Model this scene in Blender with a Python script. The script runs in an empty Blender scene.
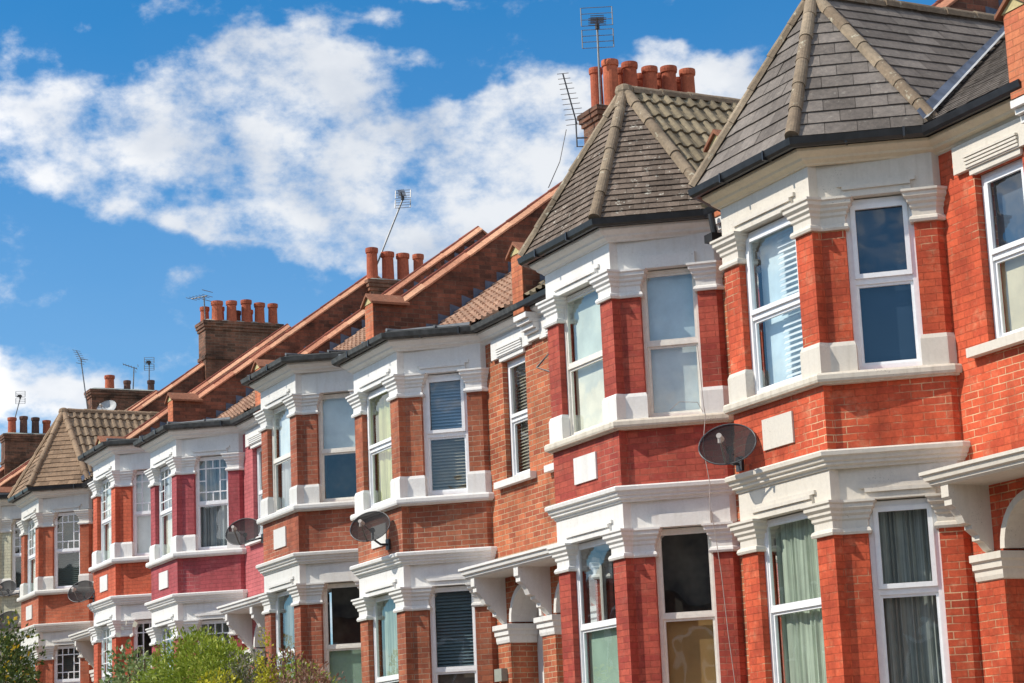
import bpy, bmesh, math, random
from math import sin, cos, pi, radians, hypot, atan2, tan
from mathutils import Vector, Matrix, noise
random.seed(7)
scn = bpy.context.scene
col = scn.collection

# ------------------------------------------------------------------ surveyed dimensions (metres)
W, G, CX, D, F = 5.641, 0.547, 0.780, 1.118, 1.784      # house width, gap to party line, cant run, bay depth, bay front
U1 = G + CX; U2 = U1 + F; U3 = U2 + CX                   # bay front start / end, bay end at the wall
RR = 0.11                                               # small square return where front meets cant
DZ = {0: 0.0, 1: 0.272, 2: 0.786, 3: 1.183, 4: 1.60, 5: 2.0, 6: 2.4}
R2 = 0.09                                                # same where the cant meets the wall
SUN_AZ, SUN_EL = radians(16), radians(43)              # azimuth measured from facade normal to the left
SUN = Vector((-sin(SUN_AZ)*cos(SUN_EL), -cos(SUN_AZ)*cos(SUN_EL), sin(SUN_EL)))

def ground_z(x): return -1.38 - 0.034 * max(-80, min(30, x))

# ------------------------------------------------------------------ materials
def srgb(r, g, b):
    f = lambda c: (c/12.92 if c <= .04045 else ((c+.055)/1.055)**2.4)
    return (f(r/255), f(g/255), f(b/255), 1)
class NT:
    def __init__(s, name, rough=.7, spec=.3):
        s.m = bpy.data.materials.new(name); s.m.use_nodes = True
        s.t = s.m.node_tree; s.t.nodes.clear()
        s.out = s.n('ShaderNodeOutputMaterial'); s.b = s.n('ShaderNodeBsdfPrincipled')
        s.b.inputs['Roughness'].default_value = rough; s.b.inputs['Specular IOR Level'].default_value = spec
        s.l(s.b.outputs[0], s.out.inputs[0])
    def n(s, typ, **k):
        o = s.t.nodes.new(typ)
        for a, v in k.items(): setattr(o, a, v)
        return o
    def l(s, a, b): s.t.links.new(a, b)
    def uv(s): return s.n('ShaderNodeUVMap').outputs[0]
    def pos(s): return s.n('ShaderNodeNewGeometry').outputs['Position']
    def noise(s, vec, scale, detail=3, rough=.55, dist=0):
        o = s.n('ShaderNodeTexNoise'); o.inputs['Scale'].default_value = scale; o.inputs['Detail'].default_value = detail
        o.inputs['Roughness'].default_value = rough; o.inputs['Distortion'].default_value = dist
        s.l(vec, o.inputs['Vector']); return o.outputs['Fac']
    def ramp(s, fac, a, b, ca=(0,0,0,1), cb=(1,1,1,1)):
        o = s.n('ShaderNodeValToRGB'); e = o.color_ramp.elements
        e[0].position = a; e[1].position = b; e[0].color = ca; e[1].color = cb
        s.l(fac, o.inputs[0]); return o.outputs[0]
    def mix(s, fac, a, b, mode='MIX'):
        o = s.n('ShaderNodeMix', data_type='RGBA', blend_type=mode)
        for i, v in ((0, fac), (6, a), (7, b)):
            if hasattr(v, 'type') and hasattr(v, 'is_linked'): s.l(v, o.inputs[i])
            else: o.inputs[i].default_value = v
        return o.outputs[2]
    def math(s, op, a, b=None, c=None):
        o = s.n('ShaderNodeMath', operation=op)
        for i, v in enumerate((a, b, c)):
            if v is None: continue
            if hasattr(v, 'is_linked'): s.l(v, o.inputs[i])
            else: o.inputs[i].default_value = v
        return o.outputs[0]
    def mapv(s, vec, sc):
        o = s.n('ShaderNodeMapping'); o.inputs['Scale'].default_value = sc; s.l(vec, o.inputs['Vector']); return o.outputs[0]
    def bump(s, h, dist, strength=1, prev=None):
        o = s.n('ShaderNodeBump'); o.inputs['Distance'].default_value = dist; o.inputs['Strength'].default_value = strength
        s.l(h, o.inputs['Height'])
        if prev: s.l(prev, o.inputs['Normal'])
        return o.outputs[0]
    def color(s, c):
        if hasattr(c, 'is_linked'): s.l(c, s.b.inputs['Base Color'])
        else: s.b.inputs['Base Color'].default_value = c
    def normal(s, n): s.l(n, s.b.inputs['Normal'])
def attr(s, name='tint'):
    o = s.n('ShaderNodeAttribute', attribute_name=name); return o.outputs['Fac']

def mat_brick(name, c1, c2, mortar, vis=(.45, .6), painted=True, soot=.35, rough=.75, under=None):
    """c1/c2 brick colours, mortar colour, vis = noise range over which mortar shows its own colour"""
    s = NT(name, rough, .25); uv = s.uv(); P = s.pos()
    wob = s.n('ShaderNodeVectorMath', operation='ADD')
    nz = s.n('ShaderNodeTexNoise'); nz.inputs['Scale'].default_value = 7; s.l(uv, nz.inputs['Vector'])
    sc = s.n('ShaderNodeVectorMath', operation='SCALE'); sc.inputs['Scale'].default_value = .012
    s.l(nz.outputs['Color'], sc.inputs[0]); s.l(uv, wob.inputs[0]); s.l(sc.outputs[0], wob.inputs[1])
    br = s.n('ShaderNodeTexBrick', offset=.5, offset_frequency=2, squash=1)
    s.l(wob.outputs[0], br.inputs['Vector'])
    for k, v in (('Scale', 1), ('Mortar Size', .0065), ('Mortar Smooth', .35), ('Bias', 0), ('Brick Width', .228), ('Row Height', .077)):
        br.inputs[k].default_value = v
    br.inputs['Color1'].default_value = c1; br.inputs['Color2'].default_value = c2
    mask = s.ramp(s.noise(P, .9, 5, .65), vis[0], vis[1])
    mcol = s.mix(mask, tuple(c1[i]*.72 for i in range(3))+(1,), mortar)
    s.l(mcol, br.inputs['Mortar'])
    base = br.outputs['Color']
    if under:   # paint rubbed off down to another brick colour in places
        base = s.mix(s.ramp(s.noise(P, 2.2, 6, .7), .56, .66), base, under)
    n1 = s.noise(P, 1.3, 6, .65); n2 = s.noise(P, 22, 4, .7)
    v = s.ramp(n1, .32, .68, (1-soot*1.15,)*3+(1,), (1.14, 1.14, 1.14, 1))
    base = s.mix(s.math('MULTIPLY', s.ramp(s.noise(P, 4.5, 5, .7), .54, .74), .3), base, mortar)
    base = s.mix(1, base, v, 'MULTIPLY')
    base = s.mix(1, base, s.ramp(n2, .3, .75, (.78, .78, .78, 1), (1.12, 1.12, 1.1, 1)), 'MULTIPLY')
    st = s.noise(s.mapv(P, (3.5, 3.5, .35)), 1.6, 4, .6)
    base = s.mix(1, base, s.ramp(st, .32, .55, (.8, .79, .78, 1), (1, 1, 1, 1)), 'MULTIPLY')
    s.color(base)
    inv = s.math('SUBTRACT', 1, br.outputs['Fac'])
    b = s.bump(inv, .006 if painted else .008, .8)
    s.normal(s.bump(n2, .004, .5, b))
    return s.m
def mat_paint(name, c, dirt=.25, rough=.55, stain=(.42, .36, .28, 1)):
    s = NT(name, rough, .35); P = s.pos()
    n1 = s.noise(P, 1.7, 6, .65); n2 = s.noise(P, 28, 3, .6)
    st = s.noise(s.mapv(P, (6, 6, .5)), 1.8, 5, .65)
    base = s.mix(s.math('MULTIPLY', s.ramp(st, .5, .78), dirt), c, stain)
    base = s.mix(s.math('MULTIPLY', s.ramp(n1, .52, .8), dirt*.8), base, stain)
    base = s.mix(1, base, s.ramp(n2, .25, .75, (.94, .94, .94, 1), (1.03, 1.03, 1.03, 1)), 'MULTIPLY')
    fl = s.noise(P, 60, 2, .6); patch = s.noise(P, 2.6, 3, .6)
    m = s.math('MULTIPLY', s.ramp(fl, .62, .68), s.ramp(patch, .55, .65))
    base = s.mix(s.math('MULTIPLY', m, dirt*1.6), base, (.22, .19, .16, 1))
    s.color(base); s.normal(s.bump(n2, .004, .5, s.bump(n1, .02, .25)))
    return s.m
def mat_tile(name, c1, c2, lichen=(.5, .48, .38, 1), lich=.35, rough=.85):
    s = NT(name, rough, .2); P = s.pos(); t = attr(s)
    base = s.mix(t, c1, c2)
    base = s.mix(1, base, s.ramp(s.noise(P, 1.2, 5, .6), .3, .7, (.72, .72, .72, 1), (1.2, 1.2, 1.2, 1)), 'MULTIPLY')
    base = s.mix(1, base, s.ramp(s.noise(P, 18, 5, .7), .3, .7, (.72, .72, .72, 1), (1.2, 1.18, 1.15, 1)), 'MULTIPLY')
    sp = s.math('MULTIPLY', s.ramp(s.noise(P, 11, 4, .75), .6, .68), lich)
    base = s.mix(sp, base, lichen)
    s.color(base); s.normal(s.bump(s.noise(P, 30, 4, .7), .008, .6))
    return s.m
def mat_simple(name, c, rough=.5, spec=.4, metal=0, var=.15, scale=15):
    s = NT(name, rough, spec); s.b.inputs['Metallic'].default_value = metal; P = s.pos()
    n = s.noise(P, scale, 4, .6)
    s.color(s.mix(1, c, s.ramp(n, .3, .7, (1-var,)*3+(1,), (1+var,)*3+(1,)), 'MULTIPLY'))
    s.normal(s.bump(n, .002, .4))
    return s.m
def mat_glass():
    s = NT('window_glass'); t = s.t; t.nodes.remove(s.b)
    tr = s.n('ShaderNodeBsdfTransparent'); tr.inputs[0].default_value = (.86, .9, .9, 1)
    gl = s.n('ShaderNodeBsdfGlossy'); gl.inputs['Roughness'].default_value = .015; gl.inputs[0].default_value = (.95, .98, 1, 1)
    fr = s.n('ShaderNodeFresnel'); gm = s.n('ShaderNodeNewGeometry')   # same reflectance from either side of the sheet
    s.l(s.math('ADD', 1.6, s.math('MULTIPLY', gm.outputs['Backfacing'], -.975)), fr.inputs[0])
    P = s.pos(); b = s.bump(s.noise(P, 1.4, 2, .5), .012, .35)
    s.l(b, gl.inputs['Normal'])
    fac = s.math('ADD', s.math('MULTIPLY', fr.outputs[0], 1.15), .02)
    mx = s.n('ShaderNodeMixShader'); s.l(fac, mx.inputs[0]); s.l(tr.outputs[0], mx.inputs[1]); s.l(gl.outputs[0], mx.inputs[2])
    s.l(mx.outputs[0], s.out.inputs[0]); return s.m
def mat_dish():
    s = NT('perforated_dish_mesh', .7, .12); s.b.inputs['Base Color'].default_value = (.022, .023, .025, 1)
    tr = s.n('ShaderNodeBsdfTransparent'); mx = s.n('ShaderNodeMixShader'); mx.inputs[0].default_value = .12
    s.l(s.b.outputs[0], mx.inputs[1]); s.l(tr.outputs[0], mx.inputs[2]); s.l(mx.outputs[0], s.out.inputs[0]); return s.m
def mat_leaf(name, c1, c2, c3):
    s = NT(name, .5, .3); t = attr(s)
    a = s.ramp(t, 0, .6, c1, c2); base = s.mix(s.ramp(t, .86, .97), a, c3)
    s.color(base); trn = s.n('ShaderNodeBsdfTranslucent'); s.l(base, trn.inputs[0])
    mx = s.n('ShaderNodeMixShader'); mx.inputs[0].default_value = .3
    s.l(s.b.outputs[0], mx.inputs[1]); s.l(trn.outputs[0], mx.inputs[2]); s.l(mx.outputs[0], s.out.inputs[0]); return s.m
def mat_blind(name, c, rough=.8, fold_shade=False, stripe=False, trans=.0):
    s = NT(name, rough, .2); P = s.pos(); uv = s.uv()
    n = s.noise(P, 3, 4, .6)
    base = s.mix(1, c, s.ramp(n, .3, .7, (.85, .85, .85, 1), (1.1, 1.1, 1.1, 1)), 'MULTIPLY')
    if fold_shade:
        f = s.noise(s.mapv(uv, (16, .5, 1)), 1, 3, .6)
        base = s.mix(1, base, s.ramp(f, .3, .7, (.5, .5, .5, 1), (1.25, 1.25, 1.25, 1)), 'MULTIPLY')  # shading of the folds painted as light and dark vertical streaks
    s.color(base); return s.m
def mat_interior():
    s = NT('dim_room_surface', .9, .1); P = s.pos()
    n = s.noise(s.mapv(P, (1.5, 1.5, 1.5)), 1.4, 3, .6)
    s.color(s.ramp(n, .35, .7, (.04, .037, .034, 1), (.17, .15, .12, 1))); return s.m  # dark mottling: dimness and furniture of the room put into colour

M = {}
M['brick_A'] = mat_brick('red_painted_brick', (.72, .128, .054, 1), (.56, .088, .040, 1), (.84, .54, .32, 1), (.48, .6), soot=.34)
M['brick_B'] = mat_brick('crimson_painted_brick', (.52, .105, .066, 1), (.37, .06, .045, 1), (.50, .24, .17, 1), (.52, .66), soot=.28)
M['brick_wall'] = mat_brick('orange_facing_brick', (.64, .20, .09, 1), (.40, .10, .052, 1), (.60, .44, .28, 1), (.25, .5), painted=False, soot=.36)
M['brick_C'] = mat_brick('weathered_brown_red_brick', (.50, .16, .08, 1), (.35, .10, .055, 1), (.52, .36, .25, 1), (.35, .6), painted=False, soot=.35)
M['brick_D'] = mat_brick('brown_red_brick', (.48, .145, .078, 1), (.34, .095, .055, 1), (.5, .34, .24, 1), (.35, .6), painted=False, soot=.35)
M['brick_E'] = mat_brick('raspberry_painted_brick', (.46, .095, .105, 1), (.40, .08, .09, 1), (.55, .25, .24, 1), (.6, .75), soot=.15)
M['brick_pink'] = mat_brick('lit_raspberry_brick', (.56, .15, .16, 1), (.50, .13, .14, 1), (.62, .3, .28, 1), (.6, .75), soot=.15)  # lighter copy of the raspberry brick, sunlit tone put into the colour
M['brick_F'] = mat_brick('bright_orange_red_painted_brick', (.68, .15, .075, 1), (.60, .12, .06, 1), (.65, .28, .18, 1), (.62, .75), soot=.2)
M['brick_G'] = mat_brick('rust_orange_brick', (.56, .16, .08, 1), (.46, .12, .06, 1), (.52, .28, .18, 1), (.45, .65), soot=.25)
M['brick_H'] = mat_brick('pale_cream_painted_brick', (.6, .58, .42, 1), (.55, .53, .4, 1), (.5, .48, .36, 1), (.5, .6), soot=.15)
M['brick_party'] = mat_brick('sooty_stock_brick', (.32, .115, .07, 1), (.13, .06, .042, 1), (.22, .15, .11, 1), (.3, .6), painted=False, soot=.6)
M['brick_chimney'] = mat_brick('smoky_chimney_brick', (.32, .14, .085, 1), (.13, .07, .045, 1), (.28, .21, .15, 1), (.3, .6), painted=False, soot=.55)
M['brick_pier'] = mat_brick('warm_red_pier_brick', (.66, .22, .10, 1), (.54, .15, .075, 1), (.52, .34, .22, 1), (.45, .65), painted=False, soot=.25)
M['white_A'] = mat_paint('cream_white_masonry_paint', (.66, .61, .53, 1), .35)
M['white_B'] = mat_paint('clean_white_masonry_paint', (.745, .73, .70, 1), .26)
M['white_C'] = mat_paint('white_masonry_paint', (.74, .73, .705, 1), .24)
M['white_D'] = mat_paint('off_white_masonry_paint', (.66, .65, .62, 1), .3)
M['white_G'] = mat_paint('aged_white_masonry_paint', (.65, .63, .58, 1), .35)
M['cream'] = mat_paint('cream_soffit_paint', (.70, .60, .44, 1), .3)
M['sill_old'] = mat_paint('weathered_sill_paint', (.66, .60, .50, 1), .8)
M['upvc'] = mat_simple('white_frame_gloss', (.82, .83, .84, 1), .3, .5, 0, .05)
M['old_frame'] = mat_simple('cream_timber_frame', (.76, .73, .66, 1), .5, .4, 0, .08)
M['gutter'] = mat_simple('black_gutter_paint', (.018, .019, .022, 1), .35, .5, 0, .4, 9)
M['gutter_old'] = mat_simple('weathered_grey_gutter', (.06, .062, .06, 1), .6, .4, 0, .5, 9)
M['slate'] = mat_tile('brown_grey_slate', (.125, .108, .097, 1), (.205, .18, .162, 1), (.4, .38, .33, 1), .3)
M['plain_tile'] = mat_tile('lichened_brown_plain_tile', (.115, .088, .07, 1), (.20, .155, .125, 1), (.6, .58, .5, 1), .75)
M['roll_B'] = mat_tile('mossy_brown_roll_tile', (.165, .135, .09, 1), (.26, .215, .145, 1), (.5, .48, .38, 1), .4)
M['roll_C'] = mat_tile('faded_red_roll_tile', (.34, .2, .14, 1), (.46, .29, .2, 1), (.45, .42, .35, 1), .3)
M['roll_G'] = mat_tile('buff_roll_tile', (.21, .15, .10, 1), (.31, .23, .16, 1), (.5, .45, .35, 1), .3)
M['plain_G'] = mat_tile('buff_plain_tile', (.19, .125, .08, 1), (.30, .20, .13, 1), (.5, .45, .35, 1), .3)
M['hip'] = mat_tile('mortared_hip_tile', (.20, .15, .105, 1), (.31, .245, .175, 1), (.55, .52, .4, 1), .7)
M['hip_G'] = mat_tile('buff_hip_tile', (.24, .165, .11, 1), (.34, .24, .16, 1), (.5, .46, .36, 1), .3)
M['coping'] = mat_tile('terracotta_coping_tile', (.40, .165, .10, 1), (.58, .32, .2, 1), (.35, .25, .2, 1), .25)
M['coping_top'] = mat_tile('dark_red_ridge_tile', (.17, .05, .035, 1), (.27, .085, .055, 1), (.35, .3, .22, 1), .3)
M['cap'] = mat_tile('weathered_clay_cap', (.24, .1, .06, 1), (.33, .15, .09, 1), (.35, .3, .22, 1), .4)
M['mortar'] = mat_simple('yellow_cement_fillet', (.5, .42, .22, 1), .9, .1, 0, .2)
M['lead'] = mat_simple('blue_grey_lead', (.09, .115, .165, 1), .5, .4, 0, .4, 6)
M['lead_pale'] = mat_simple('pale_weathered_lead', (.34, .35, .36, 1), .5, .4, 0, .3, 6)
M['lead_flat'] = mat_simple('grey_lead_sheet', (.16, .17, .18, 1), .6, .3, 0, .3, 5)
M['pot'] = mat_tile('terracotta_chimney_pot', (.38, .1, .055, 1), (.47, .14, .075, 1), (.2, .09, .06, 1), .3)
M['pot_dark'] = mat_tile('sooty_clay_pot', (.1, .06, .05, 1), (.16, .08, .06, 1), (.2, .1, .07, 1), .3)
M['glass'] = mat_glass(); M['room'] = mat_interior(); M['dish'] = mat_dish()
M['metal'] = mat_simple('dull_galvanised_metal', (.18, .18, .18, 1), .45, .5, .6, .2)
M['dark_metal'] = mat_simple('dark_bracket_metal', (.06, .06, .065, 1), .5, .5, .3, .2)
M['cable'] = mat_simple('white_cable_sheath', (.4, .36, .33, 1), .5, .3, 0, .1)
M['black'] = mat_simple('black_plastic', (.02, .02, .02, 1), .4, .4, 0, .2)
M['grey_box'] = mat_simple('grey_plastic_box', (.3, .32, .28, 1), .5, .4, 0, .1)
M['door'] = mat_simple('painted_front_door', (.55, .56, .56, 1), .4, .4, 0, .05)
M['orange_wood'] = mat_simple('orange_pine_shutter', (.5, .2, .03, 1), .5, .4, 0, .15)
M['asphalt'] = mat_simple('worn_asphalt', (.05, .05, .052, 1), .9, .2, 0, .25, 30)
M['paving'] = mat_brick('concrete_paving', (.3, .29, .27, 1), (.26, .25, .24, 1), (.15, .15, .14, 1), (0, .1), False, .2)
M['earth'] = mat_simple('bare_earth_and_grass', (.26, .24, .19, 1), .95, .1, 0, .4, 3)
BL = {
 'white_slat': mat_blind('white_blind_fabric', (.72, .74, .74, 1)),
 'mint': mat_blind('pale_mint_net', (0.68, 0.72, 0.63, 1)),
 'ivory': mat_blind('ivory_roller_blind', (0.78, 0.75, 0.62, 1)),
 'grey': mat_blind('pale_grey_blue_blind', (0.66, 0.78, 0.84, 1)),
 'palegrey': mat_blind('misty_grey_blind', (0.78, 0.82, 0.8, 1)),
 'navy': mat_blind('painted_sky_reflection', (0.03, 0.055, 0.095, 1)),  # dark backing, sky reflected in the pane put into its colour
 'navy2': mat_blind('slate_blue_backing', (.05, .085, .14, 1)),  # plain dark blue sheet behind the upper pane
 'curt_green': mat_blind('sage_net_curtain', (0.52, 0.58, 0.46, 1), fold_shade=True),
 'curt_dark': mat_blind('grey_net_curtain', (.34, .36, .33, 1), fold_shade=True),
 'curt_yel': mat_blind('olive_yellow_curtain', (0.55, 0.55, 0.25, 1), fold_shade=True),
 'curt_grey': mat_blind('silver_net_curtain', (0.42, 0.46, 0.47, 1), fold_shade=True),
 'blue_slat': mat_blind('blue_venetian_slats', (.34, .42, .52, 1)),
 'brown_slat': mat_blind('taupe_venetian_slats', (0.4, 0.35, 0.27, 1)),
 'teal_slat': mat_blind('teal_venetian_slats', (0.17, 0.24, 0.27, 1)),
 'dark_slat': mat_blind('dark_green_shutter_slats', (0.14, 0.17, 0.15, 1)),
 'green': mat_blind('sea_green_board', (0.36, 0.48, 0.38, 1)),
 'brown': mat_blind('brown_room_wall', (0.42, 0.25, 0.1, 1)),
 'taupe': mat_blind('taupe_roller_blind', (.16, .13, .11, 1)),
 'cream': mat_blind('cream_roller_blind', (.70, .60, .42, 1)),
}

# ------------------------------------------------------------------ scene objects
ORG = {}
def empty(name, loc=(0, 0, 0)):
    o = bpy.data.objects.new(name, None); o.empty_display_size = .3; o.location = loc; col.objects.link(o)
    ORG[o.name] = Vector(loc); return o
def tag(o, label=None, cat=None, group=None, kind=None):
    for k, v in (('label', label), ('category', cat), ('group', group), ('kind', kind)):
        if v: o[k] = v
    return o
class MB:
    """collects polygons (world space) and links them as one mesh object"""
    def __init__(s): s.v = []; s.f = []; s.t = []; s.mi = []; s.cur = 0
    def face(s, pts, t=.5):
        i = len(s.v); s.v += [Vector(p) for p in pts]; s.f.append(tuple(range(i, i+len(pts)))); s.t.append(t); s.mi.append(s.cur)
    def hexa(s, a, b, t=.5):
        """a: 4 bottom points, b: 4 top points"""
        s.prism(a, b, t)
    def prism(s, a, b, t=.5, cap=True):
        i = len(s.v); n = len(a); s.v += [Vector(p) for p in a] + [Vector(p) for p in b]
        for k in range(n):
            s.f.append((i+k, i+(k+1) % n, i+n+(k+1) % n, i+n+k)); s.t.append(t); s.mi.append(s.cur)
        if cap:
            s.f.append(tuple(i+k for k in reversed(range(n)))); s.f.append(tuple(i+n+k for k in range(n))); s.t += [t, t]; s.mi += [s.cur]*2
    def box(s, c, h, t=.5, rot=None):
        c = Vector(c); R = rot or Matrix.Identity(3)
        q = lambda x, y, z: c + R @ Vector((x*h[0], y*h[1], z*h[2]))
        s.prism([q(-1,-1,-1), q(1,-1,-1), q(1,1,-1), q(-1,1,-1)], [q(-1,-1,1), q(1,-1,1), q(1,1,1), q(-1,1,1)], t)
    def rings(s, rings, closed_ring=True, cap=True, t=.5):
        i = len(s.v); n = len(rings[0])
        for r in rings: s.v += [Vector(p) for p in r]
        for j in range(len(rings)-1):
            for k in range(n if closed_ring else n-1):
                a = i+j*n+k; b = i+j*n+(k+1) % n
                s.f.append((a, b, b+n, a+n)); s.t.append(t); s.mi.append(s.cur)
        if cap and closed_ring:
            s.f.append(tuple(i+k for k in reversed(range(n)))); s.f.append(tuple(i+(len(rings)-1)*n+k for k in range(n))); s.t += [t, t]; s.mi += [s.cur]*2
    def tube(s, pts, r, n=8, t=.5, cap=True):
        pts = [Vector(p) for p in pts]; rs = r if isinstance(r, (list, tuple)) else [r]*len(pts)
        rg = []
        for j, p in enumerate(pts):
            d = (pts[min(j+1, len(pts)-1)] - pts[max(j-1, 0)]).normalized()
            up = Vector((0, 0, 1)) if abs(d.z) < .9 else Vector((1, 0, 0))
            a = d.cross(up).normalized(); b = a.cross(d)
            rg.append([p + (a*cos(2*pi*k/n) + b*sin(2*pi*k/n))*rs[j] for k in range(n)])
        s.rings(rg, True, cap, t)
    def lathe(s, c, prof, n=16, t=.5, axis=None):
        c = Vector(c); rg = []
        for r, z in prof: rg.append([c + Vector((r*cos(2*pi*k/n), r*sin(2*pi*k/n), z)) for k in range(n)])
        s.rings(rg, True, True, t)
    def build(s, name, mats, parent=None, recalc=True, smooth=False, label=None):
        org = ORG.get(parent.name, Vector()) if parent else Vector()
        me = bpy.data.meshes.new(name)
        me.from_pydata([v - org for v in s.v], [], s.f)
        if not isinstance(mats, (list, tuple)): mats = [mats]
        for m in mats: me.materials.append(m)
        me.polygons.foreach_set('material_index', s.mi)
        if recalc:
            bm = bmesh.new(); bm.from_mesh(me); bmesh.ops.recalc_face_normals(bm, faces=bm.faces); bm.to_mesh(me); bm.free()
        me.uv_layers.new(name='UVMap'); me.attributes.new('tint', 'FLOAT', 'CORNER')
        uvs = [0.0]*(2*len(me.loops)); tv = [0.0]*len(me.loops)
        for p in me.polygons:
            n = p.normal
            if abs(n.z) > .93 or n.length < .5: T = Vector((1, 0, 0)); B = Vector((0, 1, 0))
            else:
                T = Vector((-n.y, n.x, 0)).normalized(); B = n.cross(T)
                if B.z < 0: B = -B
            for li in p.loop_indices:
                co = me.vertices[me.loops[li].vertex_index].co + org
                uvs[2*li] = co.dot(T); uvs[2*li+1] = co.z if abs(n.z) < .2 else co.dot(B)
                tv[li] = s.t[p.index]
        me.uv_layers['UVMap'].data.foreach_set('uv', uvs); me.attributes['tint'].data.foreach_set('value', tv)
        if smooth: me.polygons.foreach_set('use_smooth', [True]*len(me.polygons))
        me.update()
        o = bpy.data.objects.new(name, me); col.objects.link(o)
        if parent: o.parent = parent
        ORG[o.name] = org
        if label: o['label'] = label
        return o

# 2-D helpers in house-local plan (u along facade from the bay party line, y depth)
def off_path(path, e):
    out = []; n = len(path)
    for i, p in enumerate(path):
        a = path[max(i-1, 0)]; b = path[min(i+1, n-1)]
        def nrm(q, r):
            dx, dy = r[0]-q[0], r[1]-q[1]; L = hypot(dx, dy); return (dy/L, -dx/L)
        n1 = nrm(a, p) if i > 0 else nrm(p, b); n2 = nrm(p, b) if i < n-1 else n1
        mx, my = n1[0]+n2[0], n1[1]+n2[1]; L = mx*mx+my*my
        k = 2*e/L; out.append((p[0]+mx*k, p[1]+my*k))
    return out
def off_poly(poly, e):
    n = len(poly); out = []
    for i, p in enumerate(poly):
        a = poly[i-1]; b = poly[(i+1) % n]
        def nrm(q, r):
            dx, dy = r[0]-q[0], r[1]-q[1]; L = hypot(dx, dy) or 1e-6; return (dy/L, -dx/L)
        n1 = nrm(a, p); n2 = nrm(p, b); mx, my = n1[0]+n2[0], n1[1]+n2[1]; L = max(mx*mx+my*my, .8)
        k = 2*e/L; out.append((p[0]+mx*k, p[1]+my*k))
    return out
class H:
    def __init__(s, n, side, lv): s.P = n*W; s.s = side; s.dz = DZ[lv]
    def w(s, u, y, z): return Vector((s.P + s.s*u, y, z + s.dz))
    def poly(s, pl, z): return [s.w(u, y, z) for u, y in pl]
    def prism(s, mb, pl, z0, z1, t=.5): mb.prism(s.poly(pl, z0), s.poly(pl, z1), t)
    def sweep(s, mb, path, prof, t=.5):
        """closed profile [(e,z)...] swept along an open plan path, ends capped"""
        offs = [off_path(path, e) for e, z in prof]
        rg = [[s.w(offs[k][i][0], offs[k][i][1], prof[k][1]) for k in range(len(prof))] for i in range(len(path))]
        mb.rings(rg, True, True, t)
    def loft(s, mb, poly, prof, t=.5):
        mb.rings([s.poly(off_poly(poly, e), z) for e, z in prof], True, True, t)
    def slab(s, mb, O, T, N, a0, a1, n0, n1, z0, z1, t=.5):
        pl = [(O[0]+T[0]*a+N[0]*n, O[1]+T[1]*a+N[1]*n) for a, n in ((a0, n0), (a1, n0), (a1, n1), (a0, n1))]
        s.prism(mb, pl, z0, z1, t)

# ------------------------------------------------------------------ tiles laid on a roof facet
def clip(poly, conv):
    out = poly; n = len(conv)
    area = sum(conv[i][0]*conv[(i+1) % n][1]-conv[(i+1) % n][0]*conv[i][1] for i in range(n))
    sg = 1 if area > 0 else -1
    for i in range(n):
        a, b = conv[i], conv[(i+1) % n]; inp = out; out = []
        f = lambda p: sg*((b[0]-a[0])*(p[1]-a[1]) - (b[1]-a[1])*(p[0]-a[0]))
        for j in range(len(inp)):
            p, q = inp[j], inp[(j+1) % len(inp)]; fp, fq = f(p), f(q)
            if fp >= 0: out.append(p)
            if (fp > 0 > fq) or (fp < 0 < fq):
                k = fp/(fp-fq); out.append((p[0]+(q[0]-p[0])*k, p[1]+(q[1]-p[1])*k))
        if len(out) < 3: return []
    return out
def tiles(mb, pts, gauge, width, th=.014, roll=0, jit=.003, rnd=random):
    pts = [Vector(p) for p in pts]
    n = (pts[1]-pts[0]).cross(pts[2]-pts[0]).normalized()
    if n.z < 0: n = -n
    A = Vector((-n.y, n.x, 0)).normalized(); B = n.cross(A)
    if B.z < 0: B = -B; A = -A
    O = pts[0]; conv = [((p-O).dot(A), (p-O).dot(B)) for p in pts]
    a0 = min(c[0] for c in conv); a1 = max(c[0] for c in conv); b0 = min(c[1] for c in conv); b1 = max(c[1] for c in conv)
    ks = 5 if roll else 1
    j = 0; b = b0
    mb.face([p - n*.02 for p in pts], .2)
    while b < b1:
        sh = 0 if roll else (j % 2)*width/2
        a = a0 - width + sh
        while a < a1:
            dh = rnd.uniform(-jit, jit); tv = rnd.random(); db = rnd.uniform(-.004, .004); gapw = .0 if roll else (.005 if width > .3 else .003)
            for k in range(ks):
                x0 = a + width*k/ks + (gapw if k == 0 else 0); x1 = a + width*(k+1)/ks
                lo = b+db; hi = b+gauge+.01
                c = clip([(x0, lo), (x1, lo), (x1, hi), (x0, hi)], conv)
                if len(c) < 3: continue
                def hh(p):
                    h = th*(1-(p[1]-b)/gauge)+dh+.004
                    if roll: 
                        ph = ((p[0]-a)/width) % 1.0001
                        h += roll*max(0, sin(pi*min(1, ph/.62)))
                    return h
                P3 = [O + A*p[0] + B*p[1] + n*hh(p) for p in c]
                mb.face(P3, tv)
                for i in range(len(c)):
                    p, q = c[i], c[(i+1) % len(c)]
                    if abs(p[1]-lo) < 1e-5 and abs(q[1]-lo) < 1e-5:
                        mb.face([P3[i], P3[(i+1) % len(c)], O+A*q[0]+B*q[1]-n*.012, O+A*p[0]+B*p[1]-n*.012], tv*.5)
            a += width
        b += gauge; j += 1
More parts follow.
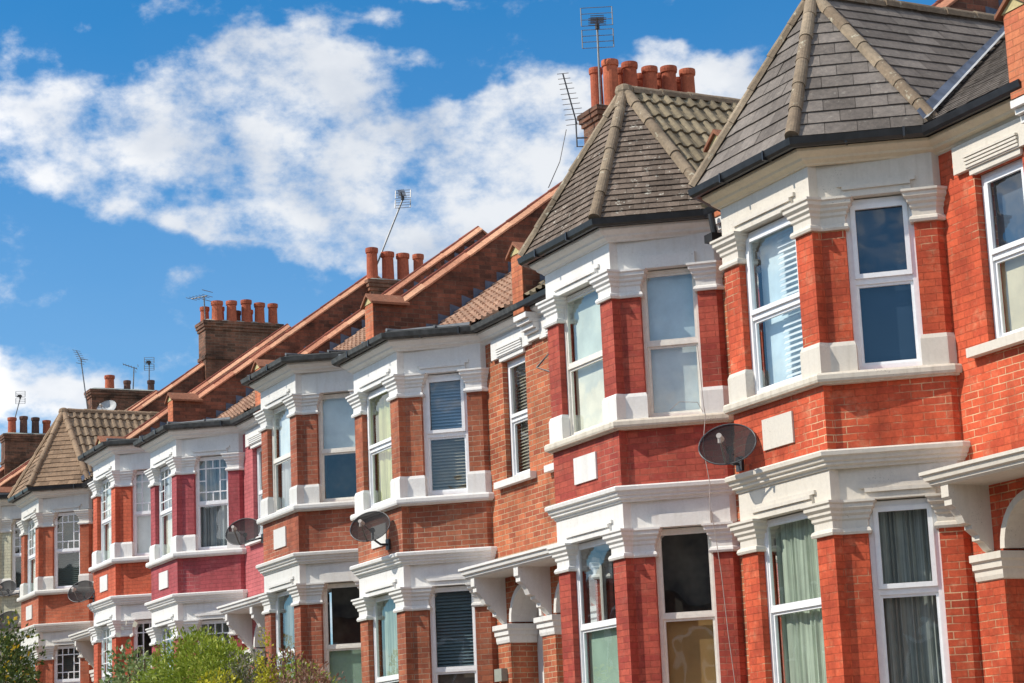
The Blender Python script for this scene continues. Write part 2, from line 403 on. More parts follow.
def hip_run(mb, a, b, r=.085, L=.40, rnd=random):
    a = Vector(a); b = Vector(b); d = b-a; N = max(1, int(d.length/L)); u = d.normalized()
    side = u.cross(Vector((0, 0, 1))).normalized(); up = side.cross(u)
    if up.z < 0: up = -up
    for i in range(N):
        p = a + d*(i/N); q = a + d*((i+1)/N) + u*.03; tv = rnd.random()
        j = Vector((rnd.uniform(-1, 1), rnd.uniform(-1, 1), rnd.uniform(-1, 1)))*.006
        rg = []
        for c, rr in ((p+j, r*1.07), (p+j+u*.03, r*1.05), (p.lerp(q,.5)+j*.5, r*.99), (q+j, r*.93)):
            rg.append([c + side*cos(t)*rr + up*(sin(t)*rr*.95) - up*(.03 if k in (0, 8) else 0) for k, t in enumerate([pi*k/8 for k in range(9)])])
        mb.rings(rg, True, True, tv)

# ------------------------------------------------------------------ windows
def window(h, root, O, T, N, a0, a1, z0, z1, style='sash', frame='upvc', split=.5, up=('plain', 'mint'), lo=('plain', 'mint'), setb=.085, ajar=False, name='window'):
    """O,T,N plan origin / tangent / outward normal of the wall face; the frame sits setb behind the face"""
    w = MB(); fr = .042 if style != 'upvc' else .06; dp = .07
    n1 = -setb; n0 = n1-dp
    S = lambda mb, *a: h.slab(mb, O, T, N, *a)
    S(w, a0, a0+fr, n0, n1, z0, z1); S(w, a1-fr, a1, n0, n1, z0, z1)
    S(w, a0+fr, a1-fr, n0, n1, z1-fr, z1); S(w, a0+fr, a1-fr, n0, n1, z0, z0+fr*1.1)
    zm = z0+(z1-z0)*split; r = .045 if style != 'upvc' else .06
    S(w, a0+fr, a1-fr, n0+.01, n1-.008, zm-r/2, zm+r/2)
    s2 = .030
    # sash rails: lower sash sits behind, upper in front (or a uPVC casement standing proud)
    for (za, zb, nn) in ((z0+fr*1.1, zm-r/2, n1-.03), (zm+r/2, z1-fr, n1-.012 if style != 'upvc' else n1+.018)):
        if style == 'upvc' and za > zm: q = .05
        else: q = s2
        S(w, a0+fr, a0+fr+q, nn-.035, nn, za, zb); S(w, a1-fr-q, a1-fr, nn-.035, nn, za, zb)
        S(w, a0+fr+q, a1-fr-q, nn-.035, nn, zb-q, zb); S(w, a0+fr+q, a1-fr-q, nn-.035, nn, za, za+q)
    if style == 'margin':
        ia, ib = a0+fr+s2, a1-fr-s2; za, zb = zm+r/2+s2, z1-fr-s2; L = ib-ia; Hh = zb-za; b = .011
        for k in (.24, .76): S(w, ia+L*k-b, ia+L*k+b, n1-.045, n1-.02, za, zb)
        for k in (.22, .80): S(w, ia, ib, n1-.044, n1-.021, za+Hh*k-b, za+Hh*k+b)
        S(w, ia, ia+L*.24, n1-.044, n1-.021, za+Hh*.5-b, za+Hh*.5+b); S(w, ia+L*.76, ib, n1-.044, n1-.021, za+Hh*.5-b, za+Hh*.5+b)
        S(w, ia+L*.5-b, ia+L*.5+b, n1-.045, n1-.02, za+Hh*.8, zb); S(w, ia+L*.5-b, ia+L*.5+b, n1-.045, n1-.02, za, za+Hh*.22)
    fo = w.build(name, M[frame], root)
    P = lambda a, n, z: h.w(O[0]+T[0]*a+N[0]*n, O[1]+T[1]*a+N[1]*n, z)
    for (za, zb, nn) in ((z0+fr, zm, n1-.045), (zm, z1-fr, n1-.028)):
        g = MB(); tl = random.uniform(-.004, .004)
        q = [P(a0+fr, nn, za), P(a1-fr, nn+tl, za), P(a1-fr, nn+tl, zb), P(a0+fr, nn, zb)]
        wn_ = P(a0, 1, za)-P(a0, 0, za)
        g.face(q if (q[1]-q[0]).cross(q[2]-q[0]).dot(wn_) > 0 else q[::-1])
        g.build('pane', M['glass'], fo, recalc=False)
    ia, ib = a0+fr*.6, a1-fr*.6
    for (za, zb, spec) in ((z0, zm, lo), (zm, z1, up)):
        kind, cl = spec; nn = n0-.05
        if kind == 'dark': continue
        c = MB()
        if kind == 'plain': c.face([P(ia, nn, za), P(ib, nn, za), P(ib, nn, zb), P(ia, nn, zb)]); nm = 'blind_or_backing'  # flat sheet
        elif kind == 'curtain':
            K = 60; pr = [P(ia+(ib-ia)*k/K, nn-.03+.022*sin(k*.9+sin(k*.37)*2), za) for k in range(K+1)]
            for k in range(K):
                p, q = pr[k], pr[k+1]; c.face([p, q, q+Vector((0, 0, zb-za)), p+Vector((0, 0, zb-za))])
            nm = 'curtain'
        elif kind == 'slat':
            z = za+.02
            while z < zb:
                c.face([P(ia, nn-.02, z+.026), P(ib, nn-.02, z+.026), P(ib, nn+.012, z-.006), P(ia, nn+.012, z-.006)]); z += .048
            c.face([P(ia, nn-.05, za), P(ib, nn-.05, za), P(ib, nn-.05, zb), P(ia, nn-.05, zb)]); nm = 'venetian_blind'
        elif kind == 'half':   # blind over the right half only, curtain behind the rest
            im = ia+(ib-ia)*.42; z = za+.02
            while z < zb:
                c.face([P(im, nn-.02, z+.035), P(ib, nn-.02, z+.035), P(ib, nn+.012, z-.004), P(im, nn+.012, z-.004)]); z += .062
            c.build('venetian_blind', BL['white_slat'], fo, recalc=False)
            c = MB(); c.face([P(ia, nn-.06, za), P(ib, nn-.06, za), P(ib, nn-.06, zb), P(ia, nn-.06, zb)]); nm = 'net_curtain'
        c.build(nm, BL[cl], fo, recalc=False)
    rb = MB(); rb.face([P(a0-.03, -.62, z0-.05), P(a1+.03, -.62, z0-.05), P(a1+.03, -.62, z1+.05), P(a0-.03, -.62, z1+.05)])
    rb.build('room_dark_backing', M['room'], fo, recalc=False)  # dark sheet standing in for the unlit room
    return fo

# ------------------------------------------------------------------ one terraced house
TL = (0.5718, 0.8204)
_c = hypot(CX, D-RR-R2)
CT = (CX/_c, (D-RR-R2)/_c)                  # right cant tangent (from front corner back to the wall)
CN = (CT[1], -CT[0])                     # its outward normal
CL = _c
FO, FT, FN = (U1, -D), (1, 0), (0, -1)
CO = (U2, -D+RR)
RING = [(G, 0), (G, -R2), (U1, -D+RR), (U1, -D), (U2, -D), (U2, -D+RR), (U3, -R2), (U3, 0)]
BAYP = [(G, 0), (U1, -D), (U2, -D), (U3, 0)]
BAYS = [(G, 0), (G, -R2*.6), (U1, -D), (U2, -D), (U3, -R2*.6), (U3, 0)]
def mir(pl):                             # mirror a plan polygon about the bay's axis
    c = (U1+U2)/2; return [(2*c-u, y) for u, y in reversed(pl)]
def cpt(a, n): return (CO[0]+CT[0]*a+CN[0]*n, CO[1]+CT[1]*a+CN[1]*n)
def corner_pier(fw, cw, th=.20):
    return [(U2-fw, -D), (U2, -D), (U2, -D+RR), cpt(cw, 0), cpt(cw, -th), (U2-.13, -D+th+.08), (U2-fw, -D+th)]
def end_pier(cw, th=.20):
    return [cpt(CL-cw, 0), cpt(CL, 0), (U3, .0), (U3-.22, .0), cpt(CL-cw, -th)]
CAP_U = [(0, 5.93), (.035, 5.93), (.045, 5.955), (.035, 5.985), (.012, 6.0), (.012, 6.07), (.03, 6.09), (.03, 6.12), (.055, 6.145), (.055, 6.17), (.085, 6.20), (.085, 6.235), (.105, 6.25), (.105, 6.275), (.0, 6.28)]
def shift(prof, d, k=1): return [(e*k, z+d) for e, z in prof]

def bay_floor(h, root, sty, ground):
    br, wh = M[sty['brick']], M[sty['white']]
    z_b, z_t = (0.95, 2.75) if ground else (4.73, 5.95)
    z_cap = z_t - 5.95
    piers = [('corner', corner_pier(.315, .255)), ('corner', mir(corner_pier(.315, .255))), ('end', end_pier(.235)), ('end', mir(end_pier(.235)))]
    for kind, pl in piers:
        m = MB(); h.prism(m, pl, z_b-.01, z_t+.01)
        p = m.build('pier', br, root)
        c = MB(); h.loft(c, pl, shift(CAP_U, z_cap)); c.build('capital', wh, p)
        if not ground:
            b = MB(); h.loft(b, pl, [(.028, 4.39), (.028, 4.69), (.012, 4.735), (0, 4.737)]); b.build('pier_block', wh, p)
    # lintel mouldings between the capitals
    lz = z_cap + 6.27
    m = MB()
    for O, T, N, a0, a1 in ((FO, FT, FN, .315, F-.315), (CO, CT, CN, .255, CL-.235)):
        h.slab(m, O, T, N, a0, a1, -.16, .028, lz+.002, lz+.075)
        h.slab(m, O, T, N, a0+.002, a1-.002, -.16, .052, lz+.075, lz+.115)
        h.slab(m, O, T, N, a0-.05, a1+.05, -.1, .030, lz+.118, lz+.16)
    # the same on the far cant
    c = (U1+U2)/2
    MO = (2*c-CO[0], CO[1]); MT = (-CT[0], CT[1]); MN = (-CN[0], CN[1])
    h.slab(m, MO, MT, MN, .255, CL-.235, -.16, .05, lz+.002, lz+.16)
    m.build('window_lintel', wh, root)
    z0, z1 = (.95, lz-.012) if ground else (4.415, lz-.012)
    k = 'g' if ground else 'u'
    window(h, root, FO, FT, FN, .315, F-.315, z0, z1, **sty[k+'f'])
    window(h, root, CO, CT, CN, .255, CL-.235, z0, z1, **sty[k+'c'])
    window(h, root, MO, MT, MN, .255, CL-.235, z0, z1, **sty[k+'c'])

def house(n, side, lv, sty, name_label, cat='house'):
    h = H(n, side, lv); root = empty('terraced_house', (h.P + side*W/2, 0, h.dz - 1.3))
    tag(root, name_label, cat, 'red brick terraced houses in a row')
    br, wh, wb = M[sty['brick']], M[sty['white']], M[sty.get('wall', sty['brick'])]
    # --- bay
    m = MB(); h.prism(m, RING, -2.4, .85); m.build('bay_wall', br, root)
    m = MB(); h.prism(m, RING, 3.44, 4.408); m.build('bay_wall', br, root)
    m = MB(); h.prism(m, RING, 3.085, 3.44); m.build('frieze', wh, root)
    m = MB(); h.prism(m, RING, 6.30, 6.90); m.build('frieze', wh, root)
    for g in (True, False): bay_floor(h, root, sty, g)
    # cornice between the floors, sills
    m = MB()
    h.sweep(m, BAYS, [(-.05, 3.405), (.02, 3.405), (.025, 3.43), (.06, 3.445), (.06, 3.47), (.085, 3.485), (.095, 3.52), (.125, 3.535), (.13, 3.575), (.115, 3.592), (-.05, 3.60)])
    m.build('cornice', wh, root)
    m = MB()
    h.sweep(m, BAYS, [(-.05, 4.285), (.05, 4.285), (.055, 4.30), (.09, 4.305), (.10, 4.33), (.10, 4.375), (.085, 4.395), (.02, 4.412), (-.05, 4.414)])
    m.build('sill', M[sty.get('sill', sty['white'])], root, label=None)
    m = MB(); h.sweep(m, BAYP, [(-.25, .84), (.09, .84), (.10, .93), (-.25, .96)]); m.build('sill', wh, root)
    # plaque on the panel between the floors
    m = MB(); h.slab(m, FO, FT, FN, .60, 1.19, -.01, .022, 3.785, 4.12); m.build('plaque', wh, root)
    # --- main wall with window and porch openings
    m = MB(); T = .24
    def wbox(u0, u1, z0, z1): h.prism(m, [(u0, 0), (u1, 0), (u1, T), (u0, T)], z0, z1)
    wbox(-.0, G, -2.4, 6.9)
    wbox(U3, 4.45, 2.98, 6.9); wbox(U3, 4.39, -2.4, 2.98)
    wbox(4.45, 5.22, 2.98, 4.50); wbox(4.45, 5.22, 6.27, 6.9); wbox(5.22, W, 2.98, 6.9); wbox(5.45, W, -2.4, 2.98)
    m.build('wall', wb, root, label=sty.get('wall_label'))
    if sty.get('edge'):      # neighbour's paint carried round onto the narrow strip beside the bay
        m = MB(); h.prism(m, [(U3+.0, -.004), (4.40, -.004), (4.40, .01), (U3, .01)], 3.6, 6.3); m.build('painted_strip', br, root)
    # wall window
    WO, WT, WN = (0, 0), (1, 0), (0, -1)
    window(h, root, WO, WT, WN, 4.455, 5.215, 4.50, 6.265, **sty['w'])
    m = MB()
    h.slab(m, WO, WT, WN, 4.19, 5.46, -.01, .055, 6.33, 6.62); h.slab(m, WO, WT, WN, 4.42, 5.24, -.02, .035, 6.268, 6.329)
    for k in range(4): h.slab(m, WO, WT, WN, 4.40, 5.25, .0, .068+.008*k, 6.345+.035*k, 6.37+.035*k)
    h.slab(m, WO, WT, WN, G+.001-.45, 5.6, -.01, .004, 6.63, 6.9)
    m.build('window_lintel', wh, root)
    m = MB(); h.slab(m, WO, WT, WN, 4.20, 5.42, -.2, .10, 4.405, 4.50); m.build('sill', wh, root)
    # --- porch
    m = MB()
    cu, rad, zs = 4.92, .52, 2.45      # arch
    for k in range(10):
        a, b = pi*k/10, pi*(k+1)/10
        pa = (cu+rad*cos(a), zs+rad*sin(a)); pb = (cu+rad*cos(b), zs+rad*sin(b))
        pts = [(pa[0], pa[1]), (pa[0], 2.98), (pb[0], 2.98), (pb[0], pb[1])]
        m.prism([h.w(u, -.004, z) for u, z in pts], [h.w(u, .23, z) for u, z in pts])
    m.build('arch_spandrel', wb, root)
    m = MB()
    outer = []
    for k in range(17):
        a = pi*k/16; outer.append([h.w(cu+r*cos(a), y, zs+r*sin(a)) for r, y in ((rad+.01, -.035), (rad+.01, .39), (rad-.06, .39), (rad-.06, -.035))])
    m.rings(outer, True, True); m.build('arch', wh, root)
    m = MB()      # recess cheeks and back
    h.prism(m, [(4.38, .2), (4.397, .2), (4.397, .42), (4.38, .42)], -1.2, 2.97); m.build('porch_cheek', wb, root)
    m = MB(); h.prism(m, [(5.443, .2), (5.62, .242), (5.62, .42), (5.443, .42)], -1.2, 2.97); m.build('porch_cheek', wb, root)
    m = MB(); h.prism(m, [(4.3, .40), (5.62, .40), (5.62, .46), (4.3, .46)], -1.2, 3.0); m.build('porch_back', wh, root)
    m = MB(); h.slab(m, WO, WT, WN, 4.62, 5.30, -.42, -.37, -1.0, 1.3); dr = m.build('door', M['door'], root)
    m = MB(); h.slab(m, WO, WT, WN, 4.70, 5.22, -.37, -.36, .4, 1.15); m.build('door_glass', M['glass'], dr)
    m = MB(); h.slab(m, WO, WT, WN, 4.62, 5.30, -.41, -.375, 1.36, 1.75); m.build('fanlight', M['glass'], root)
    for a0, a1 in ((3.985, 4.403), (5.437, W-.002)):
        m = MB(); h.slab(m, WO, WT, WN, a0, a1, -.2, .03, -2.3, 2.16); pp = m.build('porch_pier', wb, root)
        m = MB(); pl = [(a0, -.03), (a1, -.03), (a1, .9 if a1 < 5 else .9), (a0, .9)]
        if a1 > 5: pl = [(a0, -.03), (a1, -.03), (a1, .9), (a0, .9)]
        e = [0, .02, .03, .03, .055, .055, .085, .085, 0]; z = [2.15, 2.16, 2.2, 2.25, 2.27, 2.33, 2.35, 2.42, 2.43]
        if a1 > 5:   # keep flush at the party line
            rg = [h.poly([(a0-q, -.03-q), (a1, -.03-q), (a1, .39), (a0-q, .39)], zz) for q, zz in zip(e, z)]
        else: rg = [h.poly([(a0, -.03-q), (a1+q, -.03-q), (a1+q, .39), (a0, .39)], zz) for q, zz in zip(e, z)]
        m.rings(rg); m.build('capital', wh, pp)
    # canopy
    m = MB(); u0 = 4.02
    pr = [(.0, 3.10), (.50, 3.10), (.53, 3.125), (.53, 3.15), (.565, 3.165), (.575, 3.215), (.60, 3.225), (.60, 3.26), (.0, 3.32)]
    e0 = 0
    rg = []
    for u, k in ((u0, 0), (W-.001, 0)):
        rg.append([h.w(u - (max(0, e-.5) if u == u0 else 0), -e, z) for e, z in pr])
    m.rings(rg); cp = m.build('canopy', wh, root)
    def bracket(u0, u1, name='bracket'):
        b = MB()
        sp = [(0, 3.10), (-.50, 3.10), (-.50, 2.98), (-.47, 2.955), (-.47, 2.90), (-.41, 2.86), (-.36, 2.79), (-.33, 2.72), (-.25, 2.70), (-.25, 2.66), (-.17, 2.60), (-.17, 2.55), (-.11, 2.53), (-.05, 2.46), (0, 2.43)]
        b.prism([h.w(u0, y, z) for y, z in sp], [h.w(u1, y, z) for y, z in sp]); b.build(name, wh, cp)
    bracket(4.13, 4.25)
    if side < 0 or n == 2: bracket(W-.07, W-.001)
    else: bracket(W-.07, W-.001)
    # --- eaves: soffit and gutter following bay and wall
    path = [(.0, 0)] + BAYP + [(W, 0)]
    path[0] = (-.0, 0)
    m = MB(); h.sweep(m, path, [(-.02, 6.64), (.02, 6.64), (.035, 6.66), (.09, 6.685), (.10, 6.71), (.145, 6.735), (.175, 6.76), (.18, 6.79), (-.02, 6.79)])
    m.build('eaves_cornice', M['cream'] if sty.get('creamy') else wh, root)
    m = MB(); gp = [(.0, 6.792), (.185, 6.792), (.187, 6.83), (.20, 6.80), (.23, 6.785), (.27, 6.785), (.30, 6.81), (.315, 6.88), (.295, 6.88), (.265, 6.825), (.225, 6.83), (.20, 6.92), (.0, 6.92)]
    h.sweep(m, path, gp); gt = m.build('gutter', M[sty.get('gut', 'gutter')], root)
    # gutter joints
    for u in (.3, .8):
        a = U1+F*u
        m = MB(); h.slab(m, (0, -D), (1, 0), (0, -1), a-.012, a+.012, .19, .321, 6.78, 6.885); m.build('gutter_bracket', M['gutter'], gt)
        m = MB(); h.slab(m, CO, CT, CN, CL*u-.012, CL*u+.012, .19, .321, 6.78, 6.885); m.build('gutter_bracket', M['gutter'], gt)
    # --- roof
    zr = lambda y: 7.09+.72*y
    roof_h(h, root, sty, zr)
    return h, root

def roof_h(h, root, sty, zr):
    g, wd, rl = sty.get('main', (.30, .20, .042))
    y0, yr = -.26, 4.46
    m = MB(); t = .17
    main = [h.w(t, y0, zr(y0)), h.w(W-t, y0, zr(y0)), h.w(W-t, yr, zr(yr)), h.w(t, yr, zr(yr))]
    tiles(m, main, g, wd, th=.03 if rl else .012, roll=rl)
    m.face([h.w(t, yr, zr(yr)), h.w(W-t, yr, zr(yr)), h.w(W-t, 9, zr(yr)-.72*4.5), h.w(t, 9, zr(yr)-.72*4.5)])
    rf = m.build('roof', M[sty['tile']], root, recalc=False)
    m = MB(); hip_run(m, h.w(t, yr, zr(yr)+.03), h.w(W-t, yr, zr(yr)+.03), .1); m.build('ridge_tiles', M['hip'], rf)
    uc = (U1+U2)/2
    if sty.get('turret'):
        e = .25; ze = 6.89; za = 8.97
        E = off_path(BAYP, e); A = h.w(uc, -.277, za)
        yb = (za-7.09)/.72; Bk = h.w(uc, yb, za)
        cor = [h.w(u, y, ze) for u, y in E]
        th_, w_ = sty['ttile']; mt = MB()
        tiles(mt, [cor[1], cor[2], A], th_, w_, th=.016)
        tiles(mt, [cor[2], cor[3], A], th_, w_, th=.016)
        tiles(mt, [cor[0], cor[1], A], th_, w_, th=.016)
        tf = mt.build('turret_roof', M[sty['tmat']], root, recalc=False)
        ms = MB(); sg, sw, sr = sty['side']
        for q in (3, 0):
            c0 = cor[q]; uu = E[q][0]
            # plane holding the ridge and the eave corner; cut where it meets the main slope
            yv = (ze-7.09)/.72
            V = h.w(uu, yv, ze)
            tiles(ms, [c0, Bk, A], sg, sw, th=.03 if sr else .014, roll=sr)
        ms.build('turret_side_roof', M[sty['smat']], root, recalc=False)
        mh = MB(); hm = M[sty['hmat']]
        for q in range(4): hip_run(mh, cor[q]+(cor[q]-A).normalized()*.02+Vector((0, 0, .03)), A+Vector((0, 0, .02)), .072)
        mh.lathe(A+Vector((0, 0, -.06)), [(.12, 0), (.13, .05), (.11, .12), (.05, .15)], 10)
        mh.build('hip_tiles', hm, tf)
        mr = MB(); hip_run(mr, A+Vector((0, .1, .0)), Bk+Vector((0, .2, 0)), .085); mr.build('ridge_tiles', hm, tf)
        mv = MB()
        for q in (3, 0):
            yv = (ze-7.09)/.72; V = h.w(E[q][0], yv, ze); dx = .09*(1 if E[q][0] > uc else -1)*h.s
            up = Vector((0, -.03, .055))
            nrm = Vector((dx, 0, 0))
            mv.cur = 0; mv.face([V+up-nrm*1.1+Vector((0,0,.12)), V+up, Bk+up, Bk+up-nrm*.4+Vector((0,0,.05))])
            mv.cur = 1; mv.face([V+up, V+up+nrm*1.0, Bk+up+nrm*1.0, Bk+up])
        mv.build('valley_lead', [M['lead'], M['lead_pale']], rf, recalc=False)
    else:
        e = .20; E = off_path(BAYP, e); m = MB()
        low = [h.w(u, y, 6.925) for u, y in E]
        hi = [h.w(G-.1, -.1, 6.99), h.w(U1+.25, -.12, 6.99), h.w(U2-.25, -.12, 6.99), h.w(U3+.1, -.1, 6.99)]
        for k in range(3): m.face([low[k], low[k+1], hi[k+1], hi[k]])
        o = m.build('bay_lead_roof', M['lead_flat'], root, recalc=False)
        m = MB()
        for k in range(3):
            for q in ((0, 1) if k < 2 else (0, 1)):
                a = low[k].lerp(low[k+1], q*.5); b = hi[k].lerp(hi[k+1], q*.5); m.tube([a+Vector((0, 0, .02)), b+Vector((0, 0, .02))], .025, 6)
        m.build('lead_roll', M['lead_flat'], o)

def party_wall(root, x, dz, label=None):
    """parapet wall up the roof on a party line, belongs to the house given as root"""
    zr = lambda y: 7.09+.72*y+dz
    t = .17; m = MB()
    prof = [(-.27, 6.72+dz), (-.27, 7.60+dz), (.28, 7.60+dz), (.28, zr(.28)+.30), (4.46, zr(4.46)+.30), (4.62, zr(4.46)+.25), (9, zr(4.46)-3.0), (9, 6+dz), (.02, 6+dz), (.02, 6.72+dz)]
    # corbelled foot of the pier
    m.prism([(x-t, y, z) for y, z in prof], [(x+t, y, z) for y, z in prof])
    pw = m.build('party_wall', M['brick_party'], root)
    m = MB(); f = .004
    m.box((x, -.27-f, 7.16+dz), (t+.002, .006, .435))
    m.build('pier_face', M['brick_pier'], pw)
    m = MB()
    for a, b, e_ in ((6.36, 6.45, .05), (6.45, 6.50, .10), (6.50, 6.58, .15), (6.58, 6.64, .21), (6.64, 6.718, .26)): m.box((x, -e_/2, (a+b)/2+dz), (t+.03, e_/2+.01, (b-a)/2-.0015))
    m.build('corbel', M['white_B'], pw)
    # sloping creasing under the coping (flat terracotta course) and saddleback coping tiles
    m = MB(); k = 0; y = .26
    def seg(a, b, za, zb, w=.205, hgt=.0, apex=.125, tv=.5, dt=0):
        xl, xr = x-w, x+w
        m.prism([(xl, a, za), (xr, a, za), (xr, a, za+.035), (x+.03, a, za+apex), (x-.03, a, za+apex), (xl, a, za+.035)],
                [(xl, b, zb), (xr, b, zb), (xr, b, zb+.035), (x+.03, b, zb+apex), (x-.03, b, zb+apex), (xl, b, zb+.035)], tv)
    while y < 4.46:
        y2 = min(y+.42, 4.47); j = random.uniform(-.006, .006)
        seg(y, y2-.006, zr(y)+.30+j, zr(y2)+.30+j, tv=random.random()); y = y2
    seg(4.48, 9, zr(4.46)+.28, zr(4.46)-2.97)
    cp = m.build('coping', M['coping'], pw)
    m = MB(); y = .26
    while y < 4.46:
        y2 = min(y+.42, 4.47); a = Vector((x, y, zr(y)+.415)); b = Vector((x, y2, zr(y2)+.415)); m.tube([a, b+(b-a).normalized()*.01], [.05, .042], 8, random.random()); y = y2
    m.build('coping_ridge', M['coping_top'], cp)
    m = MB(); z = 7.60+dz
    m.cur = 0; m.prism([(x-.19, -.29, z), (x+.19, -.29, z), (x, -.29, z+.13)], [(x-.19, .3, z), (x+.19, .3, z), (x, .3, z+.13)])
    m.cur = 1
    for sg in (-1, 1):
        m.prism([(x, -.33, z+.135), (x+sg*.25, -.33, z-.035), (x+sg*.25, -.33, z+.005), (x, -.33, z+.185)], [(x, .36, z+.135), (x+sg*.25, .36, z-.035), (x+sg*.25, .36, z+.005), (x, .36, z+.185)], .3)
    m.build('pier_cap', [M['mortar'], M['cap']], pw)
    return pw

def flashing(pw, x, dzr):
    """stepped lead flashing where the right-hand roof (level dzr) meets the wall"""
    m = MB(); zr = lambda y: 7.09+.72*y+dzr; y = .0
    while y < 4.3:
        h_ = .16+.05*random.random()
        m.face([(x, y, zr(y)-.02), (x, y+.225, zr(y+.225)-.02), (x, y+.225, zr(y+.225)+.04), (x, y+.03, zr(y)+h_+.06), (x, y, zr(y)+h_+.06)]); y += .225
    m.face([(x+.002, -.05, zr(-.05)+.055), (x+.17, -.05, zr(-.05)+.055), (x+.17, 4.3, zr(4.3)+.055), (x+.002, 4.3, zr(4.3)+.055)])
    m.build('lead_flashing', M['lead'], pw, recalc=False)

def chimney(root, x, dz, y0, y1, ztop, pots, hw=.36, dark=()):
    m = MB(); z0 = 9.4+dz
    m.box((x, (y0+y1)/2, (z0+ztop-.25)/2), (hw-.06, (y1-y0)/2-.06, (ztop-.25-z0)/2))
    for k, (e, h_) in enumerate(((.03, .09), (.0, .08), (-.02, .09))):   # oversailing courses
        zz = ztop-.25+k*.085; m.box((x, (y0+y1)/2, zz+.04), (hw-e, (y1-y0)/2-e, .0415))
    m.box((x, (y0+y1)/2, ztop-1.0), (hw-.03, (y1-y0)/2-.03, .05))
    c = m.build('chimney', M['brick_chimney'], root)
    m = MB(); m.prism([(x-hw+.02, y0+.02, ztop+.005), (x+hw-.02, y0+.02, ztop+.005), (x+hw-.02, y1-.02, ztop+.005), (x-hw+.02, y1-.02, ztop+.005)],
                      [(x-hw+.16, y0+.16, ztop+.07), (x+hw-.16, y0+.16, ztop+.07), (x+hw-.16, y1-.16, ztop+.07), (x-hw+.16, y1-.16, ztop+.07)])
    m.build('flaunching', M['grey_box'], c)
    for i, (px, py, hh, rr) in enumerate(pots):
        m = MB(); m.lathe((x+px, py, ztop+.02), [(rr*1.08, 0), (rr*1.0, .08), (rr*.93, hh*.8), (rr*.93, hh-.13), (rr*1.08, hh-.115), (rr*1.13, hh-.06), (rr*1.1, hh-.01), (rr*.85, hh), (rr*.8, hh-.1)], 18, random.random())
        m.build('chimney_pot', M['pot_dark'] if i in dark else M['pot'], c, smooth=False)
    return c

# ------------------------------------------------------------------ house styles
def win(style='sash', frame='upvc', up=('plain', 'mint'), lo=None, split=.5): return dict(style=style, frame=frame, up=up, lo=lo or up, split=split)
SA = dict(brick='brick_A', white='white_A', sill='sill_old', creamy=True, tile='slate', turret=True, ttile=(.20, .34), tmat='slate', side=(.21, .36, 0), smat='slate', hmat='hip', main=(.10, .17, 0),
    uf=win('upvc', 'upvc', ('half', 'grey'), ('half', 'grey'), .48), uc=win('upvc', 'upvc', ('plain', 'navy'), ('plain', 'navy'), .52),
    gf=win('sash', 'upvc', ('curtain', 'curt_green'), None, .54), gc=win('upvc', 'upvc', ('curtain', 'curt_dark'), None, .56),
    w=win('upvc', 'upvc', ('plain', 'navy2'), ('plain', 'cream'), .5))
SB = dict(brick='brick_B', white='white_B', wall='brick_wall', sill='sill_old', tile='roll_B', turret=True, ttile=(.105, .19), tmat='plain_tile', side=(.36, .175, .042), smat='roll_B', hmat='hip', main=(.30, .20, .042),
    uf=win('sash', 'old_frame', ('plain', 'mint'), ('plain', 'ivory'), .5), uc=win('sash', 'old_frame', ('plain', 'grey'), ('plain', 'palegrey'), .5),
    gf=win('sash', 'upvc', ('dark', ''), ('plain', 'green'), .5), gc=win('sash', 'old_frame', ('dark', ''), ('plain', 'brown'), .5),
    w=win('upvc', 'upvc', ('slat', 'brown_slat'), None, .5))
SC = dict(brick='brick_C', white='white_C', wall='brick_wall', tile='roll_C', gut='gutter_old',
    uf=win('upvc', 'upvc', ('curtain', 'curt_yel'), None, .5), uc=win('upvc', 'upvc', ('slat', 'blue_slat'), ('slat', 'brown_slat'), .5),
    gf=win('sash', 'upvc', ('curtain', 'curt_green'), ('dark', ''), .4), gc=win('sash', 'upvc', ('slat', 'teal_slat'), ('plain', 'taupe'), .42),
    w=win('upvc', 'upvc', ('slat', 'brown_slat'), None, .5))
SD = dict(brick='brick_D', white='white_D', wall='brick_D', tile='roll_C', gut='gutter_old',
    uf=win('sash', 'old_frame', ('plain', 'palegrey'), ('curtain', 'curt_grey'), .5), uc=win('sash', 'old_frame', ('plain', 'palegrey'), ('dark', ''), .47),
    gf=win('sash', 'upvc', ('curtain', 'curt_dark'), None, .5), gc=win('sash', 'old_frame', ('dark', ''), ('plain', 'green'), .5),
    w=win('upvc', 'upvc', ('plain', 'palegrey'), None, .5))
SE = dict(brick='brick_E', wall='brick_pink', white='white_C', tile='roll_C', gut='gutter_old',
    uf=win('margin', 'upvc', ('curtain', 'curt_grey'), ('plain', 'ivory'), .5), uc=win('margin', 'upvc', ('curtain', 'curt_grey'), None, .5),
    gf=win('margin', 'upvc', ('curtain', 'curt_grey'), None, .5), gc=win('margin', 'upvc', ('curtain', 'curt_dark'), None, .5),
    w=win('sash', 'upvc', ('plain', 'palegrey'), None, .5))
SF = dict(brick='brick_F', white='white_C', tile='roll_G', gut='gutter_old',
    uf=win('margin', 'upvc', ('plain', 'mint'), ('plain', 'mint'), .5), uc=win('margin', 'upvc', ('plain', 'palegrey'), ('plain', 'palegrey'), .5),
    gf=win('margin', 'upvc', ('plain', 'mint'), None, .5), gc=win('margin', 'upvc', ('dark', ''), None, .5),
    w=win('sash', 'upvc', ('plain', 'palegrey'), None, .5))
